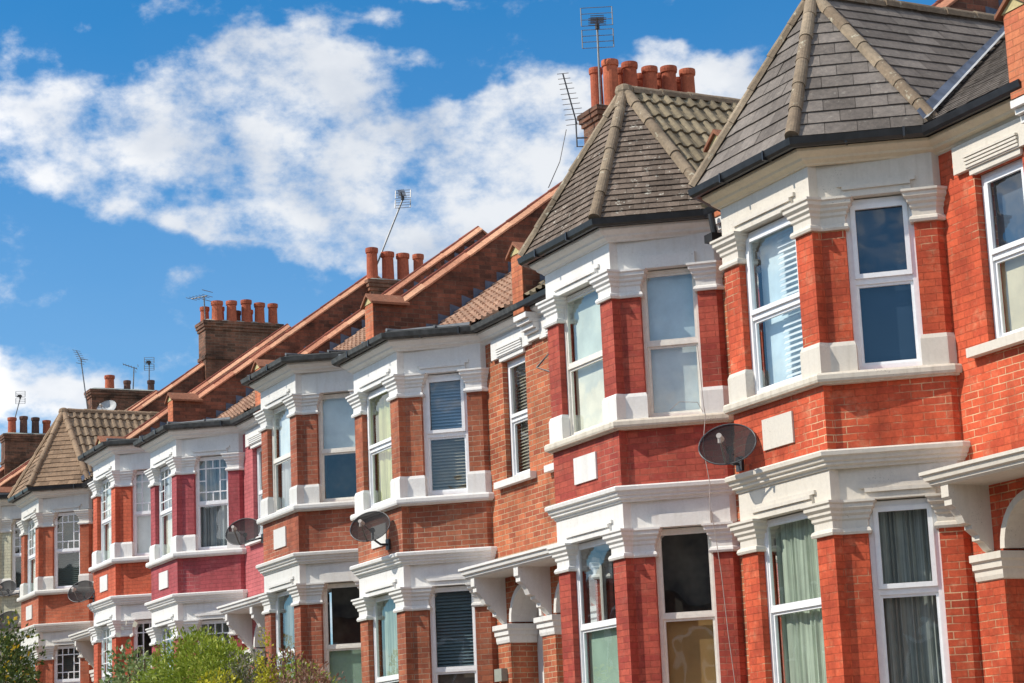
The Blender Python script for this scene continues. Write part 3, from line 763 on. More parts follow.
SG = dict(brick='brick_G', white='white_G', tile='roll_G', turret=True, ttile=(.15, .24), tmat='plain_G', side=(.36, .19, .045), smat='roll_G', hmat='hip_G',
    uf=win('margin', 'upvc', ('plain', 'mint'), None, .5), uc=win('margin', 'upvc', ('slat', 'dark_slat'), None, .5),
    gf=win('margin', 'upvc', ('plain', 'mint'), None, .5), gc=win('margin', 'upvc', ('slat', 'dark_slat'), ('curtain', 'curt_grey'), .6),
    w=win('sash', 'upvc', ('plain', 'palegrey'), None, .5))
SH = dict(SG, brick='brick_H', turret=False, gut='gutter')
SZ = dict(SA, wall='brick_A', turret=False)
hA, rA = house(0, 1, 0, SA, 'orange-red painted brick house with cream trim and tall slate turret roof, nearest the camera')
hB, rB = house(0, -1, 1, SB, 'crimson painted brick house with white trim and brown tiled turret roof below five chimney pots')
hC, rC = house(-2, 1, 1, SC, 'brown-red brick house with flat-topped bay and blue slatted blind in its upper bay window')
hD, rD = house(-2, -1, 2, SD, 'brown brick house with flat-topped bay and half-drawn pale blind, beside the raspberry pink house')
hE, rE = house(-4, 1, 2, SE, 'raspberry pink painted house with white multi-pane sash windows')
hF, rF = house(-4, -1, 3, SF, 'bright orange-red painted house with narrow bay, left of the raspberry pink house')
hG, rG = house(-6, 1, 3, SG, 'rust-coloured brick house with buff tiled turret roof and dark shutters, far end of the row')
hH, rH = house(-6, -1, 4, SH, 'pale cream painted house at the left edge of the photo, beyond the far turret')

# the two chimneys furthest off stand on houses hidden behind the far turret
def far_house(n, lv, label, y0, y1, ztop, pots, dark=()):
    root = empty('terraced_house', (n*W, 0, DZ[lv]-1.3)); tag(root, label, 'house', 'red brick terraced houses in a row')
    m = MB(); d = DZ[lv]
    m.prism([(n*W-W, 0, -2+d), (n*W+W, 0, -2+d), (n*W+W, 9, -2+d), (n*W-W, 9, -2+d)], [(n*W-W, 0, 6.9+d), (n*W+W, 0, 6.9+d), (n*W+W, 9, 6.9+d), (n*W-W, 9, 6.9+d)])
    m.build('wall', M['brick_G'], root)
    m = MB(); zr = lambda y: 7.09+.72*y+d
    tiles(m, [(n*W-W+.2, -.2, zr(-.2)), (n*W+W-.2, -.2, zr(-.2)), (n*W+W-.2, 4.46, zr(4.46)), (n*W-W+.2, 4.46, zr(4.46))], .29, .26, roll=.035)
    m.face([(n*W-W, 4.46, zr(4.46)), (n*W+W, 4.46, zr(4.46)), (n*W+W, 9, 6.9+d), (n*W-W, 9, 6.9+d)]); m.build('roof', M['roll_G'], root, recalc=False)
    party_wall(root, n*W, d); chimney(root, n*W, d, y0, y1, ztop, pots, dark=dark); party_wall(root, n*W-W, d)
    return root
rI = far_house(-8, 5, 'distant house showing only a low sooty chimney with one wide clay pot', 3.9, 6.3, 13.35, [(0, 4.61, .5, .15), (.0, 5.18, .36, .11), (0, 5.96, .4, .11)], dark=(1, 2))
rJ = far_house(-10, 6, 'most distant house, only a chimney with four tall pots at the left edge', 3.72, 5.65, 13.80, [(0, 4.1, .63, .15), (0, 4.52, .69, .14), (0, 4.95, .66, .14), (0, 5.36, .57, .14)], dark=(1, 2))

# party walls with coping (each at the level of the higher, left-hand house)
walls = [(rA, 1, DZ[0]), (rB, 0, DZ[1]), (rB, -1, DZ[1]), (rD, -2, DZ[2]), (rD, -3, DZ[2]), (rF, -4, DZ[3]), (rF, -5, DZ[3]), (rH, -6, DZ[4]), (rH, -7, DZ[4])]
for r, n, dz in walls:
    pw = party_wall(r, n*W, dz)
    right = {1: 0, 0: 0, -1: 1, -2: 1, -3: 2, -4: 2, -5: 3, -6: 3, -7: 4}[n]
    flashing(pw, n*W+.176, DZ[right])
chimney(rD, -2*W, DZ[2], 4.05, 6.42, 12.2, [(.19, 4.45, .90, .14), (.19, 4.85, .90, .135), (.19, 5.26, .86, .135), (.19, 5.66, .91, .14), (.19, 6.05, .90, .135), (-.17, 4.35, .86, .115), (-.17, 4.85, .90, .12), (-.17, 5.27, .84, .12), (-.17, 5.67, .89, .12), (-.17, 6.06, .85, .12)])
chimney(rF, -4*W, DZ[3], 4.2, 5.8, 11.66, [(.1, 4.40, .76, .13), (.1, 4.78, .69, .14), (.1, 5.15, .68, .14), (.1, 5.53, .69, .12)])
chimney(rH, -6*W, DZ[4], 4.0, 6.25, 13.14, [(.17, 4.44, .56, .15), (.17, 4.85, .59, .14), (.17, 5.27, .64, .14), (.17, 5.65, .58, .14), (.17, 6.03, .58, .13), (-.17, 4.20, .46, .12), (-.17, 4.63, .49, .12), (-.17, 5.10, .40, .12), (-.17, 5.45, .45, .12)], dark=(7,))
chimney(rB, 0, DZ[1], 4.6, 7.0, 11.6, [(.17, 5.0, .6, .13), (.17, 5.5, .6, .13), (-.17, 5.2, .6, .13)])

# downpipe between the two nearest turret houses
m = MB(); m.tube([(-.12, -.36, 7.02), (-.10, -.34, 6.78), (-.12, -.22, 6.6), (-.12, -.12, 6.35)], .04, 10); m.tube([(-.12, -.12, 6.35), (-.12, -.10, -1.3)], .04, 10)
m.box((-.12, -.34, 6.72), (.09, .08, .05)); m.box((-.12, -.12, 6.34), (.07, .07, .05))
m.build('downpipe', M['black'], rB)

# ------------------------------------------------------------------ things fixed to the houses
def dish(x, y, z, r, wallpt, label, az=-46, el=30, pale=False):
    root = empty('satellite_dish', (x, y, z)); tag(root, label, 'satellite dish', 'satellite dishes fixed to the terrace')
    a = radians(az); e = radians(el); nx = Vector((sin(-a)*cos(e), -cos(a)*cos(e), sin(e)))
    ax = nx.cross(Vector((0, 0, 1))).normalized(); ay = ax.cross(nx); c = Vector((x, y, z)); m = MB(); rg = []
    for k in range(7):
        rr = r*k/6*1.0 + .001; dep = -.16*r*(1-(k/6)**2)*1.6
        rg.append([c + ax*rr*1.06*cos(t) + ay*rr*.92*sin(t) + nx*(dep) for t in [2*pi*i/32 for i in range(32)]])
    m.rings(rg, True, False); m.build('reflector', M['lead_pale'] if pale else M['dish'], root, recalc=False, smooth=True)
    m = MB(); rim = [c + ax*r*1.06*cos(t) + ay*r*.92*sin(t) for t in [2*pi*i/32 for i in range(33)]]; m.tube(rim, .009, 6); m.build('rim', M['dark_metal'] if not pale else M['lead_pale'], root)
    foc = c + nx*r*1.15 - ay*r*.55; bot = c - ay*r*.9
    m = MB(); m.tube([bot, foc], .012, 6); m.tube([c-ay*r*.2-nx*.02, foc], .006, 6); m.build('feed_arm', M['metal'], root)
    m = MB(); m.tube([foc+nx*.02, foc-nx*.09+ay*.03], [.03, .035], 10); m.tube([foc-nx*.0, foc-Vector((0, 0, .07))], .02, 8); m.build('receiver', M['cable'], root)
    wp = Vector(wallpt); bk = c - nx*.12
    m = MB(); m.tube([c-nx*r*.28, bk], .04, 8); m.tube([bk, Vector((bk.x, bk.y, bk.z-.12)), Vector((wp.x, bk.y*.5+wp.y*.5, wp.z)), wp], .018, 8); m.box(wp, (.06, .02, .08)); m.build('bracket', M['dark_metal'], root)
    return root
dish(1.62, -1.40, 3.90, .30, (1.42, -1.13, 3.72), 'large dark mesh satellite dish between the crimson and the orange-red house')
dish(-8.62, -1.45, 4.31, .30, (-8.7, -1.13, 4.05), 'dark mesh satellite dish in front of the brown-red bay with blue blind above')
dish(-14.95, -1.30, 5.03, .31, (-14.45, -1.10, 4.85), 'dark mesh satellite dish on the corner between the brown bay and the raspberry pink house')
dish(-25.80, -1.35, 5.07, .31, (-25.68, -1.1, 4.9), 'dark mesh satellite dish at the left corner of the bright orange-red bay')
dish(-33.0, -1.38, 5.87, .26, (-32.6, -1.12, 5.7), 'upper of the two satellite dishes at the left edge of the photo')
dish(-34.3, -1.05, 5.18, .32, (-33.9, -.02, 5.0), 'lower of the two satellite dishes at the left edge, above the dark tree')
dish(-44.55, 4.35, 12.72, .31, (-44.8, 4.4, 12.6), 'pale satellite dish on the distant chimney behind the far turret', pale=True)

def aerial(kind, base, top, label, size=1.0, dirv=(-.6, -.8, 0), tilt=0):
    base = Vector(base); top = Vector(top); root = empty('tv_aerial', base); tag(root, label, 'aerial', 'television aerials on the chimneys')
    m = MB(); m.tube([base, top], .02, 8); m.build('mast', M['metal'], root)
    d = Vector(dirv).normalized(); upv = Vector((0, 0, 1)); sd = d.cross(upv).normalized(); upv = sd.cross(d)
    R = .007*max(1, size)
    if kind == 'grid':     # flat reflector with bow ties
        m = MB(); w, hh = .28*size, .19*size
        for sg in (-1, 1):
            cz = top + upv*(sg*hh*1.1)
            for k in (-1, -.33, .33, 1): m.tube([cz+sd*w*-1+upv*hh*.9*k, cz+sd*w+upv*hh*.9*k], R*.9, 6)
            for k in (-1, 1): m.tube([cz+sd*w*k-upv*hh*.9, cz+sd*w*k+upv*hh*.9], R*1.6, 6)
        m.build('reflector', M['metal'], root)
        m = MB()
        m.tube([top-d*.05, top+d*.5*size], R*2, 6)
        for k in range(5):
            c = top + d*(.12+.09*k)*size; m.tube([c-sd*.16*size, c+sd*.16*size], R, 6); m.tube([c-sd*.12*size+upv*.05, c+sd*.12*size+upv*.05], R, 6)
        m.box(top+d*.05, (.03, .03, .05)); m.build('dipole', M['dark_metal'], root)
    elif kind == 'yagi':
        m = MB(); a, b = top - d*.3*size, top + d*1.0*size; m.tube([a, b], R*1.8, 6); m.build('boom', M['metal'], root)
        m = MB()
        for k in range(11):
            c = a.lerp(b, k/10); l = (.30-.012*k)*size; m.tube([c-sd*l*.6, c+sd*l*.6], R, 6)
        m.build('elements', M['metal'], root)
    elif kind == 'short':
        m = MB(); a, b = top - d*.12*size, top + d*.45*size; m.tube([a, b], R*1.8, 6); m.build('boom', M['metal'], root)
        m = MB()
        for k in range(6):
            c = a.lerp(b, k/5); m.tube([c-sd*.22*size, c+sd*.22*size], R, 6)
        for k in (-1, 1): m.tube([a+upv*.13*size*k-sd*.22*size, a+upv*.13*size*k+sd*.22*size], R*1.2, 6)
        m.build('elements', M['metal'], root)
    return root
aerial('grid', (-10.92, 4.12, 12.15), (-11.0, 4.18, 13.68), 'tall aerial with two square grid panels above the row of terracotta chimney pots', 1.0, (.86, -.45, 0))
ya = Vector((-11.25, 3.80, 11.52))
r_ = empty('tv_aerial', ya); tag(r_, 'comb-like aerial leaning off the left side of the big chimney', 'aerial', 'television aerials on the chimneys')
m = MB(); m.tube([(-11.2, 3.98, 11.50), (-11.28, 3.80, 11.50), (-11.28, 3.80, 12.02)], .016, 6); m.tube([(-11.2, 3.98, 11.66), (-11.28, 3.80, 11.66)], .014, 6); m.build('mast', M['dark_metal'], r_)
m = MB(); a, b = Vector((-11.28, 3.82, 11.92)), Vector((-11.28, 3.585, 12.84)); m.tube([a, b], .015, 6); m.build('boom', M['dark_metal'], r_)
m = MB()
for k in range(11):
    c = a.lerp(b, k/10); l = .26-.012*k; m.tube([c-Vector((.25, .9, .12))*l*.8, c+Vector((.25, .9, .12))*l*.8], .006, 6)
m.build('elements', M['metal'], r_)
m = MB(); m.tube([(-11.28, 3.60, 11.8), (-11.3, 3.45, 11.2), (-11.3, 3.2, 10.7)], .008, 6); m.build('cable', M['dark_metal'], r_)
aerial('grid', (-22.5, 4.35, 11.66), (-22.5, 5.22, 13.66), 'small grid aerial on a long slanting pole beside four clay pots', .62, (.8, -.5, .3))
aerial('short', (-33.7, 4.15, 12.3), (-33.75, 4.10, 13.85), 'aerial strapped to the front of the chimney with eight pots', 1.0, (-.8, -.5, 0))
aerial('short', (-45.0, 3.87, 12.7), (-45.1, 3.68, 14.35), 'slim leaning aerial left of the low distant chimney', .8, (-.5, -.3, .9))
aerial('short', (-45.1, 5.36, 13.3), (-45.1, 5.40, 14.15), 'bent arm aerial standing in the middle of the low distant chimney', .8, (-.3, -.95, .35))
aerial('grid', (-45.1, 5.89, 13.4), (-45.1, 5.9, 14.3), 'upright square aerial at the right end of the low distant chimney', .55, (.9, -.4, 0))
aerial('grid', (-56.4, 4.17, 14.3), (-56.4, 4.40, 15.2), 'leaning aerial over the four tall pots at the left edge', .6, (.9, -.4, 0))

def thing(name, label, cat, build, mat):
    m = MB(); build(m); o = m.build(name, mat); tag(o, label, cat); return o
def f(m):
    p = [(-.42, -.48, 5.45), (-.46, -.42, 4.74), (-.50, -.38, 4.62), (-.50, -.44, 4.25), (-.46, -.40, 3.8), (-.46, -.42, 3.55), (-.44, -.38, 3.2), (-.42, -.34, 2.7), (-.40, -.31, 2.0), (-.36, -.28, 1.4), (-.2, -.26, 1.0)]
    m.tube(p, .005, 6)
    m.tube([(-.75, -.72, 4.72), (-.62, -.66, 4.80), (-.5, -.48, 4.78), (-.48, -.42, 4.66)], .004, 6)
thing('cable', 'thin white cable hanging down the crimson bay from its upper sill', 'cable', f, M['cable'])
def f(m):
    a = Vector((-5.0, -.05, 6.12)); m.tube([a+Vector((.0, 0, .28)), a+Vector((-.16, -.22, 0)), a+Vector((.12, -.12, -.12))], .014, 6)
    m.tube([a+Vector((.0, 0, .28)), a+Vector((.0, .05, .28))], .02, 6); m.tube([a+Vector((.12, -.12, -.12)), a+Vector((.12, .05, -.12))], .02, 6)
thing('wall_bracket', 'dark V-shaped metal bracket on the brickwork between window and crimson bay', 'bracket', f, M['dark_metal'])
thing('alarm_box', 'small white box on the brick wall left of the crimson bay', 'alarm box', lambda m: m.box((-4.83, -.03, 4.72), (.06, .05, .055)), M['upvc'])
thing('meter_box', 'small grey-green box on the porch pier left of the crimson bay', 'meter box', lambda m: m.box((-7.14, -.08, 1.98), (.12, .05, .09)), M['grey_box'])

# ------------------------------------------------------------------ the terrace across the road (it shows in the window panes)
M['roof_far'] = mat_simple('dark_slate_roofing', (.09, .08, .075, 1), .8, .2, 0, .3, 4)
def opposite(x, i):
    gz = ground_z(x); root = empty('terraced_house', (x, -20.5, gz)); tag(root, 'brick house across the road, mirrored in the window panes', 'house', 'houses across the road'); hw = 2.75; e = gz+6.6
    m = MB(); m.prism([(x-hw, -20.5, gz-1), (x+hw, -20.5, gz-1), (x+hw, -29, gz-1), (x-hw, -29, gz-1)], [(x-hw, -20.5, e), (x+hw, -20.5, e), (x+hw, -29, e), (x-hw, -29, e)])
    m.build('wall', M['brick_C' if i % 2 else 'brick_party'], root)
    m = MB(); m.prism([(x-hw, -20.2, e+.002), (x-hw, -29.3, e+.002), (x-hw, -24.7, e+3.1)], [(x+hw, -20.2, e+.002), (x+hw, -29.3, e+.002), (x+hw, -24.7, e+3.1)]); m.build('roof', M['roof_far'], root)
    for u in (-1.5, 1.1):
        for z in (1.0, 4.0):
            m = MB(); m.box((x+u, -20.47, gz+z+.9), (.6, .03, .95)); w_ = m.build('window', M['upvc'], root)
            m = MB(); m.box((x+u, -20.435, gz+z+.9), (.5, .004, .85)); m.build('pane', M['black'], w_)
    m = MB(); m.box((x+hw, -24.5, e+3.2), (.4, .9, .8)); m.build('chimney', M['brick_chimney'], root)
for i in range(13): opposite(-38+5.52*i, i)

# ------------------------------------------------------------------ planting in the front gardens
LEAF = {
 'privet': mat_leaf('bright_green_leaf', (.12, .17, .02, 1), (.28, .36, .04, 1), (.55, .58, .12, 1)),
 'dark': mat_leaf('dull_olive_leaf', (.075, .085, .05, 1), (.18, .18, .12, 1), (.5, .42, .36, 1)),
 'gold': mat_leaf('golden_green_leaf', (.3, .3, .02, 1), (.55, .52, .04, 1), (.7, .6, .06, 1)),
 'tree': mat_leaf('deep_green_leaf', (.03, .05, .014, 1), (.09, .14, .03, 1), (.2, .24, .05, 1)),
 'fuch': mat_leaf('russet_leaf', (.14, .08, .05, 1), (.28, .15, .1, 1), (.4, .3, .22, 1)),
 'vine': mat_leaf('soft_green_leaf', (.09, .15, .05, 1), (.22, .30, .11, 1), (.4, .46, .2, 1)),
 'yel': mat_leaf('yellow_flower', (.5, .35, .02, 1), (.7, .5, .03, 1), (.7, .6, .1, 1)),
 'white': mat_leaf('white_flower', (.6, .6, .5, 1), (.75, .75, .65, 1), (.8, .8, .7, 1)),
}
M['bark'] = mat_simple('brown_bark', (.12, .08, .05, 1), .9, .1, 0, .3)
def foliage(blobs, count, size, aspect=2.2, upb=.3, seed=1):
    rnd = random.Random(seed); m = MB(); tot = sum(b[3]*b[4]*b[5] for b in blobs)
    for (cx, cy, cz, rx, ry, rz) in blobs:
        for _ in range(int(count*rx*ry*rz/tot)):
            while True:
                v = Vector((rnd.uniform(-1, 1), rnd.uniform(-1, 1), rnd.uniform(-1, 1)))
                if v.length <= 1 and v.length > .35: break
            k = 1+.28*noise.noise(v*2.3+Vector((cx, cy, cz))*.7)
            p = Vector((cx+v.x*rx*k, cy+v.y*ry*k, cz+v.z*rz*k))
            if noise.noise(p*3.1) < -.22: continue
            d = (v.normalized()*.8 + Vector((rnd.gauss(0, .6), rnd.gauss(0, .6), rnd.gauss(upb, .5)))).normalized()
            s = d.cross(Vector((rnd.gauss(0, 1), rnd.gauss(0, 1), rnd.gauss(0, 1)))).normalized(); L = size*rnd.uniform(.6, 1.3); w = L/aspect
            nrm = s.cross(d); tv = min(1, max(0, .5+.5*noise.noise(p*2)+rnd.gauss(0, .25)))
            m.face([p, p+d*L*.45+s*w*.5, p+d*L, p+d*L*.45-s*w*.5+nrm*w*.15], tv)
    return m
def shrub(name, label, cat, loc, blobs, count, size, leaf, stems, asp=2.2, seed=1, extra=None, group='shrubs in the front gardens'):
    gz = ground_z(loc[0]); root = empty(name, (loc[0], loc[1], gz)); tag(root, label, cat, group)
    foliage(blobs, count, size, asp, .3, seed).build('foliage', LEAF[leaf], root, recalc=False)
    m = MB(); rnd = random.Random(seed+5)
    for b in stems:
        p0 = Vector((loc[0]+rnd.uniform(-.12, .12), loc[1]+rnd.uniform(-.12, .12), gz)); p2 = Vector(b); p1 = p0.lerp(p2, .5)+Vector((rnd.uniform(-.15, .15), rnd.uniform(-.1, .1), .1))
        m.tube([p0, p1, p2], [.045, .03, .01], 7)
    m.build('trunk', M['bark'], root)
    if extra:
        foliage(extra[0], extra[1], extra[2], 1.2, .6, seed+9).build('flowers', LEAF[extra[3]], root, recalc=False)['kind'] = 'stuff'
    return root
Y = -3.6
shrub('bush', 'large bright green bush in front of the raspberry pink house', 'bush', (-10.4, Y), [(-10.4, Y, 2.0, 1.25, .8, .95), (-9.7, Y-.1, 2.15, .9, .6, .65), (-11.6, Y, 1.8, .85, .7, .9), (-9.2, Y, 1.8, .75, .6, .85), (-10.4, Y, .5, 1.2, .8, 1.0)], 32000, .075, 'privet',
      [(-10.4, Y, 2.2), (-9.9, Y, 2.3), (-11.2, Y, 1.8), (-9.4, Y, 1.9), (-10.7, Y, 2.2)], 2.6, 1)
shrub('bush', 'dull olive bush with pale flecks, right of the bright green bush', 'bush', (-8.3, Y+.1), [(-8.35, Y+.1, 1.75, .62, .5, .72), (-7.9, Y+.1, 1.4, .5, .5, .7), (-8.4, Y+.1, .6, .8, .6, 1.0)], 12000, .06, 'dark',
      [(-8.4, Y+.1, 2.1), (-8.1, Y+.1, 1.8), (-8.7, Y+.1, 1.8)], 2.0, 2)
shrub('shrub', 'russet shrub of fine arching twigs at the right end of the planting', 'shrub', (-6.0, Y), [(-6.1, Y, 1.7, .55, .45, .62), (-5.3, Y, 1.5, .55, .4, .55), (-5.8, Y, .7, .8, .5, .8), (-6.7, Y, 1.45, .4, .4, .6)], 8000, .06, 'fuch',
      [(-6.1, Y, 2.15), (-5.5, Y, 2.0), (-6.6, Y, 2.1), (-4.9, Y-.1, 1.75), (-6.9, Y, 1.9), (-5.8, Y, 2.1)], 2.0, 3)
shrub('conifer', 'slim golden conifer standing among the bushes', 'conifer', (-6.35, Y-.35), [(-6.3, Y-.35, 1.95, .13, .13, .62), (-6.42, Y-.35, 1.2, .2, .2, .8), (-6.15, Y-.35, 1.7, .11, .11, .5), (-6.3, Y-.35, .3, .2, .2, .9)], 7500, .045, 'gold',
      [(-6.3, Y-.35, 2.3)], 2.0, 4, group=None)
shrub('bush', 'low golden bush in front of the bright green bush', 'bush', (-8.0, Y-.4), [(-8.2, Y-.4, 1.75, .42, .35, .42), (-8.6, Y-.4, 1.5, .3, .3, .35), (-8.2, Y-.4, .8, .5, .5, .8)], 5500, .06, 'gold', [(-8.1, Y-.4, 1.9), (-8.5, Y-.4, 1.7)], 1.6, 5)
shrub('bush', 'leafy green bush behind the golden conifer', 'bush', (-8.6, Y+.9), [(-9.2, Y+.9, 1.95, .6, .5, .55), (-8.3, Y+.9, 1.65, .7, .5, .6), (-8.6, Y+.9, .8, .9, .5, 1.0)], 9000, .07, 'privet', [(-9.1, Y+.9, 2.5), (-8.3, Y+.9, 2.3)], 2.6, 6)
shrub('climbing_rose', 'sprawling rose with a few white blooms in front of the orange-red bay', 'rose', (-14.0, Y), [(-14.0, Y, 2.3, .6, .5, .7), (-13.3, Y, 2.2, .4, .4, .6), (-14.6, Y, 2.1, .4, .4, .5), (-13.8, Y, 1.2, .8, .5, 1.0)], 5200, .085, 'vine',
      [(-14.1, Y, 2.8), (-13.7, Y, 2.9), (-14.6, Y, 2.6), (-13.2, Y, 2.7), (-14.3, Y, 2.5), (-13.4, Y, 2.9)], 1.7, 7, ([(-13.9, Y-.1, 2.7, .7, .5, .6)], 26, .11, 'white'))
shrub('tree', 'dark leafy tree with yellow blossom at the lower left corner', 'tree', (-23.0, -3.7), [(-22.9, -3.7, 3.15, .95, .8, 1.1), (-22.4, -3.7, 2.5, .8, .7, .9), (-23.8, -3.7, 2.9, 1.1, .9, 1.2), (-23.0, -3.7, 1.2, 1.3, 1.1, 1.2)], 13000, .10, 'tree',
      [(-22.9, -3.7, 3.5), (-22.4, -3.7, 2.8), (-23.6, -3.7, 3.3), (-23.0, -3.4, 2.6)], 2.0, 8, ([(-22.8, -3.9, 3.1, .95, .8, 1.0), (-22.4, -3.9, 2.6, .7, .7, .7)], 240, .10, 'yel'), group=None)

# ------------------------------------------------------------------ ground, road, pavement
def strip(name, y0, y1, dz, mat, x0=-90, x1=45):
    m = MB(); N = 27
    for k in range(N):
        a = x0+(x1-x0)*k/N; b = x0+(x1-x0)*(k+1)/N
        m.face([(a, y0, ground_z(a)+dz), (b, y0, ground_z(b)+dz), (b, y1, ground_z(b)+dz), (a, y1, ground_z(a)+dz)])
    return tag(m.build(name, mat), kind='structure')
m = MB()
for a, b in ((-900, -80), (-80, 30), (30, 900)):
    m.face([(a, -900, ground_z(a)-.012), (b, -900, ground_z(b)-.012), (b, 900, ground_z(b)-.012), (a, 900, ground_z(a)-.012)])
tag(m.build('ground', M['earth']), kind='structure')
strip('pavement', -7.2, -4.9, .12, M['paving']); strip('road', -14.8, -7.2, 0, M['asphalt']); strip('pavement', -17, -14.8, .12, M['paving'])
m = MB()
for k in range(27):
    a = -90+5*k; b = a+5
    m.prism([(a, -7.33, ground_z(a)-.1), (b, -7.33, ground_z(b)-.1), (b, -7.203, ground_z(b)-.1), (a, -7.203, ground_z(a)-.1)], [(a, -7.33, ground_z(a)+.125), (b, -7.33, ground_z(b)+.125), (b, -7.203, ground_z(b)+.125), (a, -7.203, ground_z(a)+.125)])
tag(m.build('kerb', M['paving']), kind='structure')

# ------------------------------------------------------------------ sky and sun
world = bpy.data.worlds.new('World'); scn.world = world; world.use_nodes = True
nt = world.node_tree; nt.nodes.clear()
def N(t, **k):
    o = nt.nodes.new(t)
    for a, v in k.items(): setattr(o, a, v)
    return o
def L(a, b): nt.links.new(a, b)
def MA(op, a, b=None, c=None):
    o = N('ShaderNodeMath', operation=op)
    for i, v in enumerate((a, b, c)):
        if v is None: continue
        if hasattr(v, 'is_linked'): L(v, o.inputs[i])
        else: o.inputs[i].default_value = v
    return o.outputs[0]
sky = N('ShaderNodeTexSky', sky_type='NISHITA', sun_disc=False); sky.sun_elevation = SUN_EL; sky.sun_rotation = atan2(SUN.x, SUN.y)
sky.air_density = 1.0; sky.dust_density = .6; sky.ozone_density = 2.0
tc = N('ShaderNodeTexCoord'); vec = tc.outputs['Generated']
nrm = N('ShaderNodeVectorMath', operation='NORMALIZE'); L(vec, nrm.inputs[0]); vd = nrm.outputs[0]
def wn(scale, detail, rough, off=(0, 0, 0), st=(1, 1, 1.5)):
    mp = N('ShaderNodeMapping'); mp.inputs['Location'].default_value = off; mp.inputs['Scale'].default_value = st; L(vd, mp.inputs['Vector'])
    o = N('ShaderNodeTexNoise'); o.inputs['Scale'].default_value = scale; o.inputs['Detail'].default_value = detail; o.inputs['Roughness'].default_value = rough
    L(mp.outputs[0], o.inputs['Vector']); return o
warp = wn(22, 4, .6)
sep = N('ShaderNodeSeparateXYZ'); L(vd, sep.inputs[0]); ws = N('ShaderNodeSeparateColor'); L(warp.outputs['Color'], ws.inputs[0])
az = MA('ADD', MA('MULTIPLY', MA('ARCTAN2', sep.outputs[0], sep.outputs[1]), 57.2958), MA('MULTIPLY', MA('SUBTRACT', ws.outputs[0], .5), 2.6))
el = MA('ADD', MA('MULTIPLY', MA('ARCSINE', sep.outputs[2]), 57.2958), MA('MULTIPLY', MA('SUBTRACT', ws.outputs[1], .5), 1.6))
CLOUDS = [(-76.43, 17.67, 1.83, 0.89), (-74.05, 18.2, 1.62, 0.94), (-74.99, 16.9, 1.57, 0.68), (-76.29, 15.95, 1.05, 0.47), (-72.73, 17.67, 1.31, 1.26), (-70.81, 19.4, 1.6, 0.45), (-69.44, 19.6, 1.57, 0.58), (-70.17, 17.92, 1.83, 1.26), (-68.66, 18.41, 1.57, 0.94), (-71.41, 16.51, 1.83, 1.05), (-68.45, 16.34, 2.35, 1.36), (-74.34, 15.6, 0.73, 0.42), (-72.49, 15.1, 1.31, 0.42), (-69.58, 14.42, 1.83, 0.6), (-66.27, 16.81, 2.09, 1.3), (-64.4, 17.6, 1.7, 0.6), (-62.79, 18.1, 1.31, 0.6), (-66.08, 14.59, 2.0, .8), (-63.58, 15.6, 1.57, 0.7), (-66.83, 20.05, 1.05, 0.25), (-65.58, 20.6, 1.31, 0.21), (-62.26, 15.35, 1.57, 0.78), (-62.99, 16.94, 1.31, 0.78), (-59.3, 19.42, .7, 0.25), (-59.9, 18.6, 1.3, 0.36), (-58.58, 17.93, 0.92, 0.37), (-56.95, 17.8, 1.3, 0.4), (-66.5, 14.9, 1.6, .7), (-64.2, 14.9, 1.5, .6), (-67.6, 13.9, 1.2, .4), (-60.6, 17.5, 1.6, .5), (-58.0, 18.6, 1.1, .4), (-59.3, 19.1, .9, .3), (-57.3, 17.2, 1.5, .4), (-71.0, 14.9, 1.2, .4), (-66.4, 19.2, .8, .3), (-76.92, 10.7, 1.57, 0.7), (-75.45, 10.5, 1.31, 0.5), (-77.8, 11.6, 0.5, 0.7), (-74.2, 9.9, 1.57, 0.52)]
dens = None
for (a, e_, ra, re) in CLOUDS:
    x = MA('MULTIPLY', MA('SUBTRACT', az, a), 1/ra); y = MA('MULTIPLY', MA('SUBTRACT', el, e_), 1/re)
    r2 = MA('ADD', MA('MULTIPLY', x, x), MA('MULTIPLY', y, y)); g = MA('EXPONENT', MA('MULTIPLY', r2, -.9))
    dens = g if dens is None else MA('ADD', dens, g)
dens = MA('MINIMUM', dens, 1.12)
# unseen scattered cumulus over the rest of the sky, thickened and brightened as shadow fill (fades out inside the mapped patch)
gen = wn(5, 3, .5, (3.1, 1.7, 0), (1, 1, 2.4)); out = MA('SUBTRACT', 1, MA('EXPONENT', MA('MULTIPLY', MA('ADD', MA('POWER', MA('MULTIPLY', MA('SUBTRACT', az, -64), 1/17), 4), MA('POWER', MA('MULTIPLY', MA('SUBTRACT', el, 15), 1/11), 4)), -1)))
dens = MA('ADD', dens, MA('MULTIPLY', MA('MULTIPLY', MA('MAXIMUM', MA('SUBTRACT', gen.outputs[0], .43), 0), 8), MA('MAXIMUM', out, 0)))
det = wn(27, 9, .6); fine = wn(130, 6, .6)
q = MA('ADD', MA('MULTIPLY', MA('SUBTRACT', det.outputs[0], .5), 3.6), MA('MULTIPLY', MA('SUBTRACT', fine.outputs[0], .5), .35))
val = MA('ADD', MA('SUBTRACT', dens, .74), q)
mr = N('ShaderNodeMapRange', interpolation_type='SMOOTHSTEP'); mr.inputs[1].default_value = -.46; mr.inputs[2].default_value = .74; L(val, mr.inputs[0])
alpha = MA('MULTIPLY', mr.outputs[0], .94)
mr2 = N('ShaderNodeMapRange'); mr2.inputs[1].default_value = .1; mr2.inputs[2].default_value = 1.1; L(val, mr2.inputs[0])
shade = wn(16, 5, .5, (7, 3, .02))
mr3 = N('ShaderNodeMapRange'); mr3.inputs[1].default_value = .36; mr3.inputs[2].default_value = .56; L(shade.outputs[0], mr3.inputs[0])
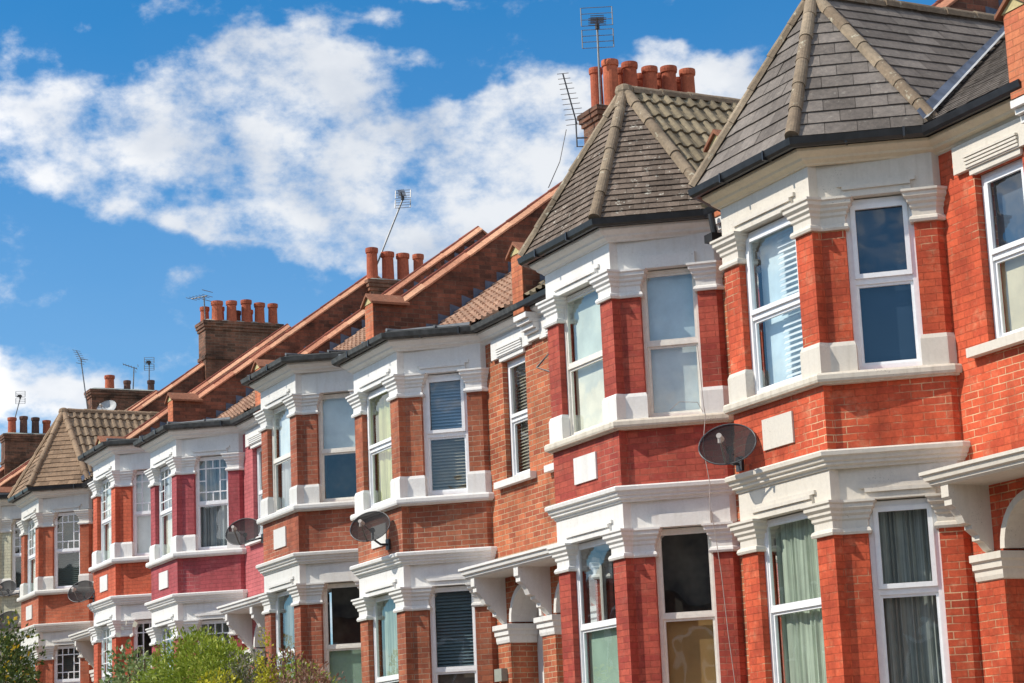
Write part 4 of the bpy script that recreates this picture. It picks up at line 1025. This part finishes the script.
cc = N('ShaderNodeMix', data_type='RGBA'); L(mr3.outputs[0], cc.inputs[0]); cc.inputs[6].default_value = (4.5, 4.85, 5.4, 1); cc.inputs[7].default_value = (6.1, 6.25, 6.45, 1)
br_ = N('ShaderNodeMix', data_type='RGBA', blend_type='MULTIPLY'); L(MA('MAXIMUM', out, 0), br_.inputs[0]); L(cc.outputs[2], br_.inputs[6]); br_.inputs[7].default_value = (2.05, 1.88, 1.68, 1)  # out-of-view clouds lifted and warmed to fill the shadows
hue = N('ShaderNodeMix', data_type='RGBA', blend_type='MULTIPLY'); hue.inputs[0].default_value = 1; L(sky.outputs[0], hue.inputs[6]); hr = N('ShaderNodeMapRange'); hr.inputs[1].default_value = 12; hr.inputs[2].default_value = 20.5; L(el, hr.inputs[0]); hc = N('ShaderNodeMix', data_type='RGBA'); L(hr.outputs[0], hc.inputs[0]); hc.inputs[6].default_value = (.50, .83, 1.05, 1); hc.inputs[7].default_value = (.19, .71, 1.03, 1); L(hc.outputs[2], hue.inputs[7])
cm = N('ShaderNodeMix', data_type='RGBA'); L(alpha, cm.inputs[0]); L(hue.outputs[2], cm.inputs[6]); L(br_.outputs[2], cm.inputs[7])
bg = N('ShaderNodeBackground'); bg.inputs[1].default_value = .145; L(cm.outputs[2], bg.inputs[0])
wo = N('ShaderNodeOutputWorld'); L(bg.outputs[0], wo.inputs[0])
sl = bpy.data.lights.new('sun', 'SUN'); sl.energy = 4.9; sl.angle = radians(.5); sl.color = (1, .93, .82)
so = bpy.data.objects.new('sun', sl); so.rotation_euler = SUN.to_track_quat('Z', 'Y').to_euler(); col.objects.link(so)

# ------------------------------------------------------------------ camera
Rv = Vector((0.430252, 0.901723, -0.042174)); Uv = Vector((0.201343, -0.050317, 0.978228)); Fv = Vector((-0.879968, 0.429376, 0.203205))
cam = bpy.data.cameras.new('camera'); co = bpy.data.objects.new('camera', cam); col.objects.link(co)
mt = Matrix.Identity(4)
for i in range(3): mt[i][0] = Rv[i]; mt[i][1] = Uv[i]; mt[i][2] = -Fv[i]
mt.translation = (21.761341, -13.774285, 0.257667)
co.matrix_world = mt; cam.sensor_width = 36; cam.lens = 2189.98/1024*36; cam.clip_end = 3000; cam.clip_start = .1
scn.camera = co
scn.render.engine = 'CYCLES'
scn.cycles.transparent_max_bounces = 16; scn.cycles.max_bounces = 8
scn.view_settings.view_transform = 'Standard'; scn.view_settings.look = 'None'; scn.view_settings.exposure = 0; scn.view_settings.gamma = 1
